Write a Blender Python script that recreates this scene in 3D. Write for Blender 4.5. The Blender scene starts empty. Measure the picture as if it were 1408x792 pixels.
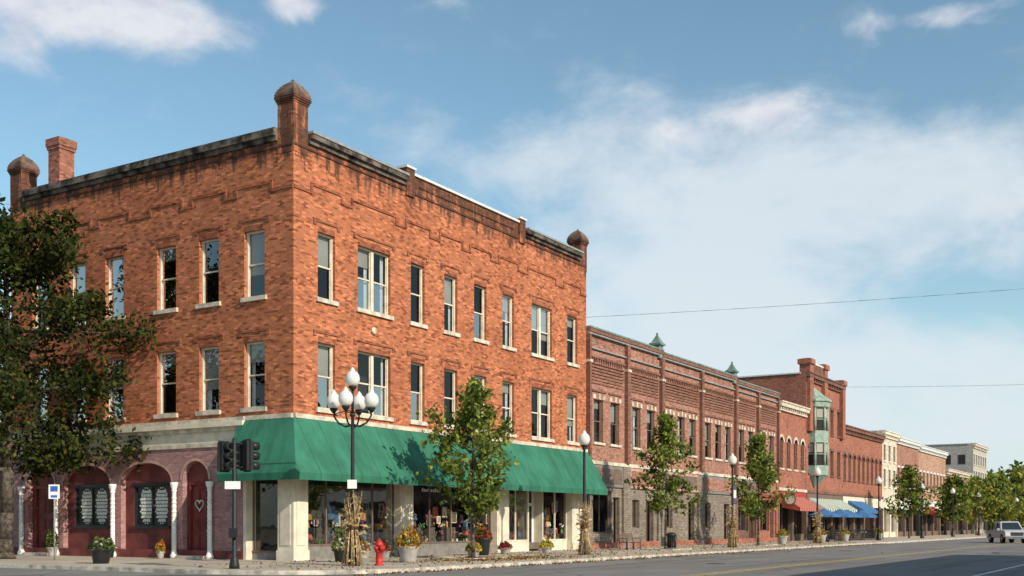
import bpy, bmesh, math, random
import numpy as np
from mathutils import Vector, Matrix
random.seed(7); rng=np.random.default_rng(7)
scene=bpy.context.scene
# ------------------------------------------------------------ helpers: nodes
def new_mat(name):
    m=bpy.data.materials.new(name); m.use_nodes=True
    nt=m.node_tree; nt.nodes.clear()
    out=nt.nodes.new('ShaderNodeOutputMaterial')
    return m,nt,out
class N:
    def __init__(s,nt): s.nt=nt
    def node(s,t,**k):
        n=s.nt.nodes.new(t)
        for a,b in k.items(): setattr(n,a,b)
        return n
    def put(s,sock,v):
        if isinstance(v,bpy.types.NodeSocket): s.nt.links.new(v,sock)
        elif isinstance(v,(tuple,list)) and len(v)==3 and sock.type=='RGBA': sock.default_value=(*v,1)
        else: sock.default_value=v
    def math(s,op,a,b=0.0,c=None,clamp=False):
        n=s.node('ShaderNodeMath',operation=op); n.use_clamp=clamp
        s.put(n.inputs[0],a); s.put(n.inputs[1],b)
        if c is not None: s.put(n.inputs[2],c)
        return n.outputs[0]
    def mix(s,f,a,b,bt='MIX'):
        n=s.node('ShaderNodeMix',data_type='RGBA',blend_type=bt)
        s.put(n.inputs[0],f); s.put(n.inputs[6],a); s.put(n.inputs[7],b)
        return n.outputs[2]
    def noise(s,vec,scale,detail=4,rough=.55,dist=0.0):
        n=s.node('ShaderNodeTexNoise'); n.inputs['Scale'].default_value=scale
        n.inputs['Detail'].default_value=detail; n.inputs['Roughness'].default_value=rough
        n.inputs['Distortion'].default_value=dist
        if vec is not None: s.put(n.inputs['Vector'],vec)
        return n.outputs[0]
    def ramp(s,f,lo,hi,a=0.0,b=1.0):
        n=s.node('ShaderNodeMapRange',interpolation_type='SMOOTHSTEP')
        s.put(n.inputs[0],f); s.put(n.inputs[1],lo); s.put(n.inputs[2],hi); s.put(n.inputs[3],a); s.put(n.inputs[4],b)
        return n.outputs[0]
    def scale(s,vec,x,y,z):
        n=s.node('ShaderNodeVectorMath',operation='MULTIPLY'); s.put(n.inputs[0],vec); n.inputs[1].default_value=(x,y,z)
        return n.outputs[0]
    def pos(s): return s.node('ShaderNodeNewGeometry').outputs['Position']
def plain(name,col,rough=.7,metal=0.0,var=.12,vs=3.0,bump=0.0,spec=.3):
    m,nt,out=new_mat(name); n=N(nt)
    b=n.node('ShaderNodeBsdfPrincipled'); p=n.pos()
    f=n.noise(p,vs,3,.6)
    lo=tuple(c*(1-var*1.6) for c in col); hi=tuple(min(1,c*(1+var*1.2)) for c in col)
    c=n.mix(n.ramp(f,.3,.7),lo,hi)
    n.put(b.inputs['Base Color'],c); b.inputs['Roughness'].default_value=rough
    b.inputs['Metallic'].default_value=metal; b.inputs['Specular IOR Level'].default_value=spec
    if bump:
        bp=n.node('ShaderNodeBump'); bp.inputs['Strength'].default_value=bump; bp.inputs['Distance'].default_value=.02
        n.put(bp.inputs['Height'],n.noise(p,vs*8,3,.6)); n.put(b.inputs['Normal'],bp.outputs[0])
    nt.links.new(b.outputs[0],out.inputs[0]); return m
def brick_mat(name,c1,c2,mortar,bw=.24,rh=.08,ms=.011,stain0=None,stain1=None,var=.35,kd=.75,stainmax=.8):
    m,nt,out=new_mat(name); n=N(nt)
    g=n.node('ShaderNodeNewGeometry'); sp=n.node('ShaderNodeSeparateXYZ'); n.put(sp.inputs[0],g.outputs['Position'])
    sn=n.node('ShaderNodeSeparateXYZ'); n.put(sn.inputs[0],g.outputs['True Normal'])
    ax=n.math('ABSOLUTE',sn.outputs[0]); az=n.math('ABSOLUTE',sn.outputs[2])
    U=n.math('ADD',n.math('MULTIPLY',sp.outputs[0],n.math('SUBTRACT',1.0,ax)),n.math('MULTIPLY',sp.outputs[1],ax))
    V=n.math('ADD',n.math('MULTIPLY',sp.outputs[2],n.math('SUBTRACT',1.0,az)),n.math('MULTIPLY',sp.outputs[1],az))
    cv=n.node('ShaderNodeCombineXYZ'); n.put(cv.inputs[0],U); n.put(cv.inputs[1],V)
    bt=n.node('ShaderNodeTexBrick'); n.put(bt.inputs['Vector'],cv.outputs[0])
    bt.inputs['Scale'].default_value=1; bt.inputs['Brick Width'].default_value=bw; bt.inputs['Row Height'].default_value=rh
    bt.inputs['Mortar Size'].default_value=ms; bt.inputs['Mortar Smooth'].default_value=.3; bt.inputs['Bias'].default_value=-.1
    n.put(bt.inputs['Color1'],c1); n.put(bt.inputs['Color2'],c2); n.put(bt.inputs['Mortar'],mortar)
    q=n.node('ShaderNodeTexWhiteNoise',noise_dimensions='2D')
    row=n.math('FLOOR',n.math('DIVIDE',V,rh)); 
    cu=n.math('FLOOR',n.math('ADD',n.math('DIVIDE',U,bw),n.math('MULTIPLY',n.math('MODULO',row,2.0),.5)))
    c2v=n.node('ShaderNodeCombineXYZ'); n.put(c2v.inputs[0],cu); n.put(c2v.inputs[1],row)
    n.put(q.inputs['Vector'],c2v.outputs[0])
    col=n.mix(n.ramp(q.outputs[0],.72,.95,0,kd),bt.outputs['Color'],tuple(c*.28 for c in c1))
    col=n.mix(n.ramp(q.outputs[0],.24,.02,0,kd*.75),col,tuple(min(1,c*1.5+.05) for c in c1))
    # repointed / sooty groups of bricks, soft
    mid=n.noise(n.scale(g.outputs['Position'],1.0,1.0,1.7),6.5,3,.75)
    col=n.mix(n.ramp(mid,.50,.78,0,.42),col,tuple(c*.5 for c in c2))
    col=n.mix(n.ramp(mid,.48,.22,0,.30),col,tuple(min(1,c*1.2+.05) for c in c1))
    big=n.noise(g.outputs['Position'],.35,4,.62)
    col=n.mix(n.ramp(big,.40,.75,0,var),col,tuple(c*.5 for c in c2))
    if stain0 is not None:
        st=n.noise(n.scale(g.outputs['Position'],1.3,1.3,.22),1.6,4,.7)
        zz=n.ramp(sp.outputs[2],stain0,stain1,-.28,.14)
        f=n.ramp(n.math('ADD',st,zz),.5,.64,0,stainmax)
        col=n.mix(f,col,(.045,.03,.025))
    b=n.node('ShaderNodeBsdfPrincipled'); n.put(b.inputs['Base Color'],col); b.inputs['Roughness'].default_value=.9
    b.inputs['Specular IOR Level'].default_value=.15
    bp=n.node('ShaderNodeBump'); bp.inputs['Strength'].default_value=.5; bp.inputs['Distance'].default_value=.012; bp.invert=True
    n.put(bp.inputs['Height'],bt.outputs['Fac']); n.put(b.inputs['Normal'],bp.outputs[0])
    nt.links.new(b.outputs[0],out.inputs[0]); return m
def glass_mat(name,tint=(.75,.8,.82),base=.22,k=.75):
    m,nt,out=new_mat(name); n=N(nt)
    t=n.node('ShaderNodeBsdfTransparent'); n.put(t.inputs[0],tint)
    g=n.node('ShaderNodeBsdfGlossy'); g.inputs['Roughness'].default_value=.02; n.put(g.inputs[0],(.95,.93,.9))
    bp=n.node('ShaderNodeBump'); bp.inputs['Strength'].default_value=.15; bp.inputs['Distance'].default_value=.03
    n.put(bp.inputs['Height'],n.noise(n.pos(),1.3,1,.5)); n.put(g.inputs['Normal'],bp.outputs[0])
    lw=n.node('ShaderNodeLayerWeight'); lw.inputs[0].default_value=.25
    f=n.math('ADD',n.math('MULTIPLY',lw.outputs[0],k),base,clamp=True)
    mx=n.node('ShaderNodeMixShader'); n.put(mx.inputs[0],f)
    nt.links.new(t.outputs[0],mx.inputs[1]); nt.links.new(g.outputs[0],mx.inputs[2]); nt.links.new(mx.outputs[0],out.inputs[0])
    return m
def leaf_mat(name,col,trans=.35,var=.5):
    m,nt,out=new_mat(name); n=N(nt); p=n.pos()
    f=n.noise(p,1.1,2,.6)
    c=n.mix(n.ramp(f,.32,.68),tuple(x*(1-var) for x in col),tuple(x*(1+var*.8) for x in col))
    d=n.node('ShaderNodeBsdfDiffuse'); n.put(d.inputs[0],c)
    t=n.node('ShaderNodeBsdfTranslucent'); n.put(t.inputs[0],n.mix(.5,c,tuple(min(1,x*1.6) for x in col)))
    mx=n.node('ShaderNodeMixShader'); mx.inputs[0].default_value=trans
    nt.links.new(d.outputs[0],mx.inputs[1]); nt.links.new(t.outputs[0],mx.inputs[2]); nt.links.new(mx.outputs[0],out.inputs[0])
    return m
# ------------------------------------------------------------ helpers: mesh
def empty(name,loc=(0,0,0)):
    e=bpy.data.objects.new(name,None); e.location=loc; scene.collection.objects.link(e); return e
class P:
    def __init__(s,name,parent=None):
        s.name=name; s.parent=parent; s.v=[]; s.f=[]; s.m=[]; s.sm=[]; s.mats=[]
    def mi(s,mat):
        if mat not in s.mats: s.mats.append(mat)
        return s.mats.index(mat)
    def face(s,pts,mat,smooth=False):
        b=len(s.v); s.v+= [tuple(p) for p in pts]; s.f.append(tuple(range(b,b+len(pts)))); s.m.append(s.mi(mat)); s.sm.append(smooth)
    def box(s,fr,a0,a1,d0,d1,z0,z1,mat):
        b=len(s.v)
        s.v+=[fr(a,d,z) for z in (z0,z1) for d in (d0,d1) for a in (a0,a1)]
        k=s.mi(mat)
        for q in ((0,1,3,2),(4,6,7,5),(0,4,5,1),(2,3,7,6),(0,2,6,4),(1,5,7,3)):
            s.f.append(tuple(b+i for i in q)); s.m.append(k); s.sm.append(False)
    def lathe(s,c,prof,mat,n=16,smooth=True,rot=0,axis=None,sq=False):
        b=len(s.v); k=s.mi(mat); M=None
        if axis is not None: M=Vector((0,0,1)).rotation_difference(Vector(axis)).to_matrix()
        for r,z in prof:
            for i in range(n):
                a=2*math.pi*i/n+rot; p=Vector((r*math.cos(a),r*math.sin(a),z))
                if M: p=M@p
                s.v.append((c[0]+p.x,c[1]+p.y,c[2]+p.z))
        L=len(prof)
        for j in range(L-1):
            for i in range(n):
                s.f.append((b+j*n+i,b+j*n+(i+1)%n,b+(j+1)*n+(i+1)%n,b+(j+1)*n+i)); s.m.append(k); s.sm.append(smooth)
        s.f.append(tuple(b+i for i in reversed(range(n)))); s.m.append(k); s.sm.append(False)
        s.f.append(tuple(b+(L-1)*n+i for i in range(n))); s.m.append(k); s.sm.append(False)
    def sqlathe(s,c,prof,mat):
        s.lathe(c,[(r*1.41421,z) for r,z in prof],mat,n=4,smooth=False,rot=math.pi/4)
    def tube(s,pts,rad,mat,n=6):
        for i in range(len(pts)-1):
            a=Vector(pts[i]); d=Vector(pts[i+1])-a
            if d.length<1e-5: continue
            s.lathe(a,[(rad[i],0),(rad[i+1],d.length)],mat,n=n,axis=d)
    def ball(s,c,r,mat,n=14,sz=1.0):
        L=n//2+1
        s.lathe(c,[(max(.001,r*math.sin(math.pi*j/(L-1))),-r*sz*math.cos(math.pi*j/(L-1))) for j in range(L)],mat,n=n)
    def build(s,loc=None):
        me=bpy.data.meshes.new(s.name); me.from_pydata(s.v,[],s.f)
        for m in s.mats: me.materials.append(m)
        me.polygons.foreach_set('material_index',s.m); me.polygons.foreach_set('use_smooth',s.sm)
        bm=bmesh.new(); bm.from_mesh(me); bmesh.ops.recalc_face_normals(bm,faces=bm.faces); bm.to_mesh(me); bm.free()
        o=bpy.data.objects.new(s.name,me); scene.collection.objects.link(o)
        if s.parent: o.parent=s.parent
        if loc: o.location=loc
        return o
def front(v0=0.0): return lambda a,d,z:(a,v0-d,z)
def left(u0=0.0): return lambda a,d,z:(u0-d,a,z)
W=front(0) # generic axis box: a=x, d=-y
def XY(a,d,z): return (a,d,z)
def wall(p,fr,a0,a1,z0,z1,ops,mat,reveal=.25,rmat=None):
    A=sorted(set([a0,a1]+[o[0] for o in ops]+[o[1] for o in ops])); Z=sorted(set([z0,z1]+[o[2] for o in ops]+[o[3] for o in ops]))
    for i in range(len(A)-1):
        for j in range(len(Z)-1):
            ca=(A[i]+A[i+1])/2; cz=(Z[j]+Z[j+1])/2
            if any(o[0]<ca<o[1] and o[2]<cz<o[3] for o in ops): continue
            p.face([fr(A[i],0,Z[j]),fr(A[i+1],0,Z[j]),fr(A[i+1],0,Z[j+1]),fr(A[i],0,Z[j+1])],mat)
    r=rmat or mat
    for o in ops:
        a,b,c,d=o[:4]
        for q in (((a,c),(b,c)),((a,d),(b,d)),((a,c),(a,d)),((b,c),(b,d))):
            (x0,y0),(x1,y1)=q
            p.face([fr(x0,0,y0),fr(x1,0,y1),fr(x1,-reveal,y1),fr(x0,-reveal,y0)],r)
# ------------------------------------------------------------ materials
BR=brick_mat('brick_orange',(.50,.150,.060),(.33,.085,.038),(.33,.20,.13),stain0=14.2,stain1=17.0)
BRd=brick_mat('brick_orange_trim',(.34,.10,.045),(.24,.068,.034),(.20,.12,.08),stain0=14.0,stain1=16.5)
BR2=brick_mat('brick_brown',(.38,.175,.12),(.29,.125,.088),(.30,.21,.17),stain0=9,stain1=14,stainmax=.35,kd=.55)
BR2d=brick_mat('brick_brown_trim',(.25,.105,.073),(.19,.078,.056),(.19,.13,.10),kd=.5)
BR3=brick_mat('brick_dark',(.22,.095,.065),(.15,.066,.048),(.18,.13,.11),kd=.5)
BR4=brick_mat('brick_tan',(.46,.26,.17),(.38,.20,.13),(.36,.29,.23),kd=.5)
BR5=brick_mat('brick_red',(.37,.125,.075),(.28,.09,.058),(.29,.19,.15),kd=.5)
MAUVE=brick_mat('painted_mauve_brick',(.40,.225,.21),(.34,.185,.175),(.28,.155,.15),var=.15,kd=.35)
ROCK=brick_mat('rough_stone_facing',(.27,.225,.175),(.21,.172,.137),(.12,.10,.085),bw=.40,rh=.11,ms=.014,kd=.35)
CHIM=brick_mat('chimney_brick',(.38,.14,.09),(.28,.095,.065),(.25,.17,.13))
CREAM=plain('cream_paint',(.66,.58,.46),.7,var=.10,vs=1.5)
STONE=plain('limestone',(.55,.48,.38),.8,var=.2,vs=2.5,bump=.2)
FRAME=plain('window_frame_paint',(.62,.55,.44),.6,var=.10)
FRAMED=plain('brown_frame_paint',(.16,.11,.085),.6)
WHITE=plain('white_paint',(.74,.73,.70),.5,var=.05)
COPE=plain('weathered_coping',(.10,.082,.066),.85,var=.6,vs=2.0,bump=.3)
COPEW=plain('pale_metal_coping',(.62,.62,.60),.5,var=.1)
CAPM=plain('terracotta_cap',(.16,.10,.075),.8,var=.3,vs=3)
SLATE=plain('roofing',(.08,.08,.08),.9)
GREENM=plain('verdigris_metal',(.16,.22,.19),.6,var=.2)
GREENP=plain('pale_green_paint',(.26,.34,.28),.6,var=.15)
GREYM=plain('grey_metal',(.25,.26,.26),.55)
MAROON=plain('maroon_stucco',(.165,.042,.038),.75,var=.25,vs=1.2)
MAROOND=plain('maroon_door_paint',(.17,.026,.022),.45,var=.12)
BLACK=plain('black_iron',(.018,.019,.02),.45,var=.1)
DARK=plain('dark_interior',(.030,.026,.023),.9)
SHOPW=plain('shop_interior',(.10,.08,.06),.9,var=.5,vs=1.2)
SHOPF=plain('shop_floor',(.14,.11,.08),.7)
BLIND=plain('window_blind',(.36,.33,.28),.9,var=.08,vs=1)
CURT=plain('curtain',(.60,.60,.58),.9,var=.1,vs=5)
LACE=plain('white_lace',(.80,.79,.76),.9,var=.12,vs=14)
GL=glass_mat('window_glass',base=.05,k=.42); GLS=glass_mat('shop_glass',tint=(.88,.9,.9),base=.03,k=.38); GLA=glass_mat('arcade_glass',tint=(.94,.95,.95),base=.02,k=.10)
ASIGN=plain('sign_board_grey',(.20,.185,.17),.6)
PINK=plain('pink_paint',(.46,.275,.23),.7)
RED=plain('red_paint',(.45,.03,.025),.4,var=.05)
BLUE=plain('blue_canvas',(.05,.14,.30),.8)
REDC=plain('red_canvas',(.32,.05,.04),.8)
TERRA=plain('pale_planter',(.38,.36,.33),.8)
GLOBE,nt,out=new_mat('white_lamp_globe'); n=N(nt)
b=n.node('ShaderNodeBsdfPrincipled'); n.put(b.inputs['Base Color'],(.84,.82,.77)); b.inputs['Roughness'].default_value=.25
tr_=n.node('ShaderNodeBsdfTranslucent'); n.put(tr_.inputs[0],(.85,.84,.8)); mx=n.node('ShaderNodeMixShader'); mx.inputs[0].default_value=.3
nt.links.new(b.outputs[0],mx.inputs[1]); nt.links.new(tr_.outputs[0],mx.inputs[2]); nt.links.new(mx.outputs[0],out.inputs[0])
def awning_mat(name,base,stripe=None,w=1.3):
    m,nt,out=new_mat(name); n=N(nt); sp=n.node('ShaderNodeSeparateXYZ'); p=n.pos(); n.put(sp.inputs[0],p)
    fr=n.math('FRACT',n.math('DIVIDE',sp.outputs[0],w))
    f=n.noise(n.scale(p,1,1,.5),.9,4,.65); c=n.mix(n.ramp(f,.3,.7),tuple(x*.74 for x in base),tuple(x*1.18 for x in base))
    if stripe: c=n.mix(n.math('GREATER_THAN',fr,.5),c,stripe)
    else: c=n.mix(n.math('LESS_THAN',fr,.03),c,tuple(x*.5 for x in base))
    bs=n.node('ShaderNodeBsdfPrincipled'); n.put(bs.inputs['Base Color'],c); bs.inputs['Roughness'].default_value=.8; bs.inputs['Specular IOR Level'].default_value=.15
    bp=n.node('ShaderNodeBump'); bp.inputs['Strength'].default_value=.5; bp.inputs['Distance'].default_value=.10
    n.put(bp.inputs['Height'],n.noise(n.scale(p,1.5,1.5,.6),1.0,2,.5)); n.put(bs.inputs['Normal'],bp.outputs[0])
    nt.links.new(bs.outputs[0],out.inputs[0]); return m
AWN=awning_mat('green_awning_canvas',(.036,.155,.098),w=1.235)
AWS=awning_mat('striped_canvas',(.06,.20,.14),(.62,.58,.5),w=.8)
AWR=awning_mat('red_striped_canvas',(.33,.07,.05),(.40,.18,.14),w=.7)
L1=leaf_mat('leaf_green',(.13,.17,.035)); L2=leaf_mat('leaf_light_green',(.23,.26,.06)); L3=leaf_mat('leaf_dark_green',(.055,.085,.022))
D1=leaf_mat('locust_leaf_shaded',(.028,.038,.012),.15); D2=leaf_mat('locust_leaf',(.052,.060,.016),.2); D3=leaf_mat('locust_leaf_yellow',(.13,.10,.025),.3)  # locust greens darkened: shade on the crown is put into the leaf colour
Y1=leaf_mat('autumn_yellow',(.34,.29,.06)); O1=leaf_mat('autumn_brown',(.22,.10,.04)); FLO=leaf_mat('orange_flower',(.45,.14,.03)); FLR=leaf_mat('red_flower',(.4,.03,.05)); FLW=leaf_mat('white_flower',(.6,.58,.5)); FLP=leaf_mat('yellow_flower',(.55,.42,.06))
BARK=plain('bark',(.085,.068,.052),.95,var=.4,vs=6,bump=.5)
CORN=plain('dry_corn_stalk',(.42,.30,.15),.9,var=.35,vs=8)
# asphalt
ASPH,nt,out=new_mat('asphalt'); n=N(nt); p=n.pos()
c=n.mix(n.ramp(n.noise(p,.25,4,.6),.35,.7),(.145,.135,.123),(.195,.182,.165))
c=n.mix(n.ramp(n.noise(p,60,2,.6),.4,.7,0,.5),c,(.26,.24,.22))
st=n.noise(n.scale(p,.05,1.2,1),1.0,4,.6); c=n.mix(n.ramp(st,.48,.66,0,.55),c,(.085,.08,.075))
vo=n.node('ShaderNodeTexVoronoi',feature='DISTANCE_TO_EDGE'); vo.inputs['Scale'].default_value=.22
wv=n.node('ShaderNodeVectorMath',operation='ADD'); n.put(wv.inputs[0],p)
nn=n.node('ShaderNodeTexNoise'); nn.inputs['Scale'].default_value=.8; nt.links.new(nn.outputs[1],wv.inputs[1]); n.put(vo.inputs['Vector'],wv.outputs[0])
c=n.mix(n.ramp(vo.outputs[0],.012,.004,0,.8),c,(.04,.04,.04))
b=n.node('ShaderNodeBsdfPrincipled'); n.put(b.inputs['Base Color'],c); b.inputs['Roughness'].default_value=.85
bp=n.node('ShaderNodeBump'); bp.inputs['Strength'].default_value=.4; bp.inputs['Distance'].default_value=.01; n.put(bp.inputs['Height'],n.noise(p,40,2,.7)); n.put(b.inputs['Normal'],bp.outputs[0])
nt.links.new(b.outputs[0],out.inputs[0])
# sidewalk
WALK,nt,out=new_mat('concrete_sidewalk'); n=N(nt); p=n.pos()
bt=n.node('ShaderNodeTexBrick'); n.put(bt.inputs['Vector'],p); bt.offset=0; bt.inputs['Scale'].default_value=1; bt.inputs['Brick Width'].default_value=1.5; bt.inputs['Row Height'].default_value=1.5; bt.inputs['Mortar Size'].default_value=.015
n.put(bt.inputs['Color1'],(.48,.41,.32)); n.put(bt.inputs['Color2'],(.39,.33,.255)); n.put(bt.inputs['Mortar'],(.11,.09,.075))
c=n.mix(n.ramp(n.noise(p,.6,4,.65),.4,.7,0,.6),bt.outputs[0],(.25,.20,.155)); c=n.mix(n.ramp(n.noise(p,14,3,.7),.55,.75,0,.5),c,(.15,.12,.085))
b=n.node('ShaderNodeBsdfPrincipled'); n.put(b.inputs['Base Color'],c); b.inputs['Roughness'].default_value=.9; nt.links.new(b.outputs[0],out.inputs[0])
KERB=plain('kerb_stone',(.48,.43,.36),.9,var=.3,vs=2)
GRASS=plain('grass_soil',(.07,.085,.035),.95,var=.3,vs=.5)
YEL=plain('yellow_road_paint',(.55,.38,.09),.7,var=.25,vs=6); WHP=plain('white_road_paint',(.70,.69,.66),.7,var=.25,vs=6)
MULCH=plain('red_mulch',(.20,.075,.04),.95,var=.5,vs=14,bump=.6)
# ------------------------------------------------------------ ground
p=P('ground'); p.face([(-1500,-1500,-.16),(3000,-1500,-.16),(3000,1500,-.16),(-1500,1500,-.16)],GRASS); p.build()
p=P('asphalt_road'); p.face([(-300,-200,-.13),(700,-200,-.13),(700,200,-.13),(-300,200,-.13)],ASPH); p.build()
def block(name,x0,x1,y0,y1,rc,corner):
    pts=[]
    cs={'sw':(x0,y0),'se':(x1,y0),'ne':(x1,y1),'nw':(x0,y1)}
    for k in ('sw','se','ne','nw'):
        x,y=cs[k]
        if k==corner:
            cx=x+(rc if 'w' in k else -rc); cy=y+(rc if 's' in k else -rc)
            a0={'sw':180,'se':270,'ne':0,'nw':90}[k]
            for i in range(13): a=math.radians(a0+i*7.5); pts.append((cx+rc*math.cos(a),cy+rc*math.sin(a)))
        else: pts.append((x,y))
    p=P(name); n_=len(pts)
    def inset(q,t):
        x,y=q; nx=(1 if x<x0+rc+.01 else (-1 if x>x1-.01 else 0)); ny=(1 if y<y0+rc+.01 else (-1 if y>y1-.01 else 0))
        if corner=='sw' and x<x0+rc+.01 and y<y0+rc+.01:
            vx,vy=(x0+rc-x),(y0+rc-y); l=math.hypot(vx,vy) or 1; return (x+vx/l*t,y+vy/l*t)
        if corner!='sw' : nx=(1 if x<=x0+.01 else (-1 if x>=x1-.01 else 0)); ny=(1 if y<=y0+.01 else (-1 if y>=y1-.01 else 0))
        return (x+nx*t,y+ny*t)
    inn=[inset(q,.16) for q in pts]
    p.face([(x,y,0) for x,y in inn],WALK)
    for i in range(n_):
        j=(i+1)%n_
        p.face([(*pts[i],.004),(*pts[j],.004),(*inn[j],.004),(*inn[i],.004)],KERB)
        p.face([(*pts[i],-.14),(*pts[j],-.14),(*pts[j],.004),(*pts[i],.004)],KERB)
        p.face([(*inn[i],0),(*inn[j],0),(*inn[j],.004),(*inn[i],.004)],KERB)
    return p.build()
block('sidewalk',-8.2,420,-8.5,120,5.0,'sw')
block('sidewalk',-12,420,-120,-27.5,4,'none')
block('sidewalk',-150,-25,-120,-27.5,4,'none')
block('sidewalk',-150,-25,-8.5,120,4,'none')
p=P('road_markings')
def strip(x0,x1,y0,y1,m,z=-.126): p.face([(x0,y0,z),(x1,y0,z),(x1,y1,z),(x0,y1,z)],m)
strip(-2,400,-17.12,-17.0,YEL); strip(-2,400,-17.4,-17.28,YEL)
strip(-4,400,-24.6,-24.45,WHP)
for i in range(30): strip(6+i*7,6.1+i*7,-11.0,-8.9,WHP)
strip(-7.5,-7.2,-26,-18,WHP)
p.build()
p=P('manhole_cover'); 
for x,y in ((9,-14),(34,-12.5)): p.lathe((x,y,-.13),[(.40,0),(.40,.006),(.33,.006),(.33,.003)],BLACK,n=24)
p.build()
# ------------------------------------------------------------ windows
def window(pf,pg,fr,a0,a1,z0,z1,sashes=1,fm=None,blind=None,depth=.14,mid=True,w=.075,gm_=None,curt=True):
    fm=fm or FRAME; D0,D1=-depth-.10,-depth; gm_=gm_ or GL
    pf.box(fr,a0-.002,a0+w,D0,D1,z0,z1,fm); pf.box(fr,a1-w,a1+.002,D0,D1,z0,z1,fm)
    pf.box(fr,a0+w,a1-w,D0,D1-.003,z1-w,z1,fm); pf.box(fr,a0+w,a1-w,D0,D1-.003,z0,z0+w*.9,fm)
    sw=(a1-a0)/sashes
    for i in range(1,sashes): pf.box(fr,a0+sw*i-.09,a0+sw*i+.09,D0+.002,D1+.02,z0+w*.9,z1-w,fm)
    zm=(z0+z1)/2
    for i in range(sashes):
        s0=a0+sw*i+(w if i==0 else .09); s1=a0+sw*(i+1)-(w if i==sashes-1 else .09)
        if mid:
            pf.box(fr,s0,s1,D0+.02,D1-.03,zm-.03,zm+.03,fm)
        for (c,d,dd) in ((z0+w*.9,zm-.03,-.02),(zm+.03,z1-w,.0)) if mid else ((z0+w*.9,z1-w,0),):
            t=.035; q=D1-.045+dd
            pf.box(fr,s0,s0+t,q-.04,q,c,d,fm); pf.box(fr,s1-t,s1,q-.04,q,c,d,fm)
            pg.face([fr(s0+t,q-.02,c),fr(s1-t,q-.02,c),fr(s1-t,q-.02,d),fr(s0+t,q-.02,d)],gm_)
        bl=blind if blind is not None else random.choice([0,0,.2,.3,.45,.5,.5,.65])
        if bl>0:
            zb=z1-(z1-z0)*bl
            pf.face([fr(s0,D0-.06,zb),fr(s1,D0-.06,zb),fr(s1,D0-.06,z1),fr(s0,D0-.06,z1)],BLIND)
        if curt and random.random()<.45:
            cw=(s1-s0)*random.uniform(.15,.3)
            for (x0,x1) in ((s0,s0+cw),(s1-cw,s1)):
                pf.face([fr(x0,D0-.12,z0),fr(x1,D0-.12,z0),fr(x1,D0-.12,z1),fr(x0,D0-.12,z1)],CURT)
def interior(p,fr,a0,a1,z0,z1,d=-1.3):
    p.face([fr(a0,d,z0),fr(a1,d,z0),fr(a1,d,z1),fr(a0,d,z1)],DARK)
def hood(p,fr,a0,a1,z,mat,k=1.0):
    p.box(fr,a0-.28,a1+.28,-.05,.045,z+.38,z+.46,mat)
    p.box(fr,a0-.28,a0-.10,-.05,.04,z+.24,z+.38,mat); p.box(fr,a1+.10,a1+.28,-.05,.04,z+.24,z+.38,mat)
    p.box(fr,a0+.05,a1-.05,-.05,.018,z+.002,z+.22,mat)
def sill(p,fr,a0,a1,z,mat,h=.17): p.box(fr,a0-.13,a1+.13,-.2,.10,z-h,z+.003,mat)
# ============================================================ MAIN CORNER BUILDING
E=empty('corner_brick_building'); FF=front(0); LF=left(0)
UL,VL=24.7,17.9
walls=P('walls',E); fr_=P('window_frames',E); gl=P('window_glass_panes',E); trim=P('stone_trim',E); det=P('brick_detail',E)
wr=[(1.42,2.49,1),(3.94,6.19,2),(7.68,8.74,1),(10.31,11.41,1),(12.86,13.99,1),(15.5,16.64,1),(18.43,20.65,2),(22.4,23.6,1)]
wl=[(1.53,2.65,1),(4.09,5.23,1),(6.62,7.79,1),(9.93,11.13,1),(12.5,13.6,1),(15.2,16.3,1)]
ZW=[(6.12,8.78),(10.58,13.25)]
for fr,ws,L in ((FF,wr,UL),(LF,wl,VL)):
    ops=[(a,b,z0,z1) for a,b,_ in ws for z0,z1 in ZW]
    wall(walls,fr,0,L,5.72,16.75,ops,BR,.26)
    for a,b,k in ws:
        for fi,(z0,z1) in enumerate(ZW):
            window(fr_,gl,fr,a,b,z0,z1,k); sill(trim,fr,a,b,z0,STONE); hood(det,fr,a,b,z1,BRd)
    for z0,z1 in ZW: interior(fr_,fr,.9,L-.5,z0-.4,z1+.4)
    z_hi,z_lo=15.0,14.66; cur=.02
    for a,b,k in ws:
        a_,b_=a-.45,b+.45
        det.box(fr,cur,a_,-.04,.05,z_lo,z_lo+.11,BRd)
        det.box(fr,a_,a_+.11,-.04,.052,z_lo,z_hi+.11,BRd); det.box(fr,b_-.11,b_,-.04,.052,z_lo,z_hi+.11,BRd)
        det.box(fr,a_+.11,b_-.11,-.04,.05,z_hi,z_hi+.11,BRd)
        cur=b_
    det.box(fr,cur,L-.02,-.04,.05,z_lo,z_lo+.11,BRd)
    det.box(fr,.02,L-.02,-.04,.05,16.35,16.45,BRd)
walls.face([LF(0,0,16.75),LF(VL,0,16.75),LF(VL,0,16.9),LF(0,0,16.9)],BR)
trim.box(LF,.82,16.9,-.35,.12,16.62,16.80,COPE); trim.box(LF,.82,16.9,-.40,.26,16.80,17.04,COPE); trim.box(LF,.82,16.9,-.35,.20,17.04,17.12,COPE)
for a,b in ((.82,7.2),(17.7,23.9)):
    trim.box(FF,a,b,-.35,.12,16.60,16.78,COPE); trim.box(FF,a,b,-.40,.26,16.78,16.98,COPE); trim.box(FF,a,b,-.35,.30,16.98,17.08,GREYM)
walls.face([FF(7.2,.004,16.7),FF(17.7,.004,16.7),FF(17.7,.004,17.2),FF(7.2,.004,17.2)],BR)
for a,b in ((7.25,7.85),(17.05,17.65)):
    det.box(FF,a,b,-.4,.10,16.2,17.42,BR); trim.box(FF,a-.06,b+.06,-.45,.16,17.42,17.52,COPEW)
trim.box(FF,7.85,17.05,-.45,.10,17.2,17.31,COPEW)
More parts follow.
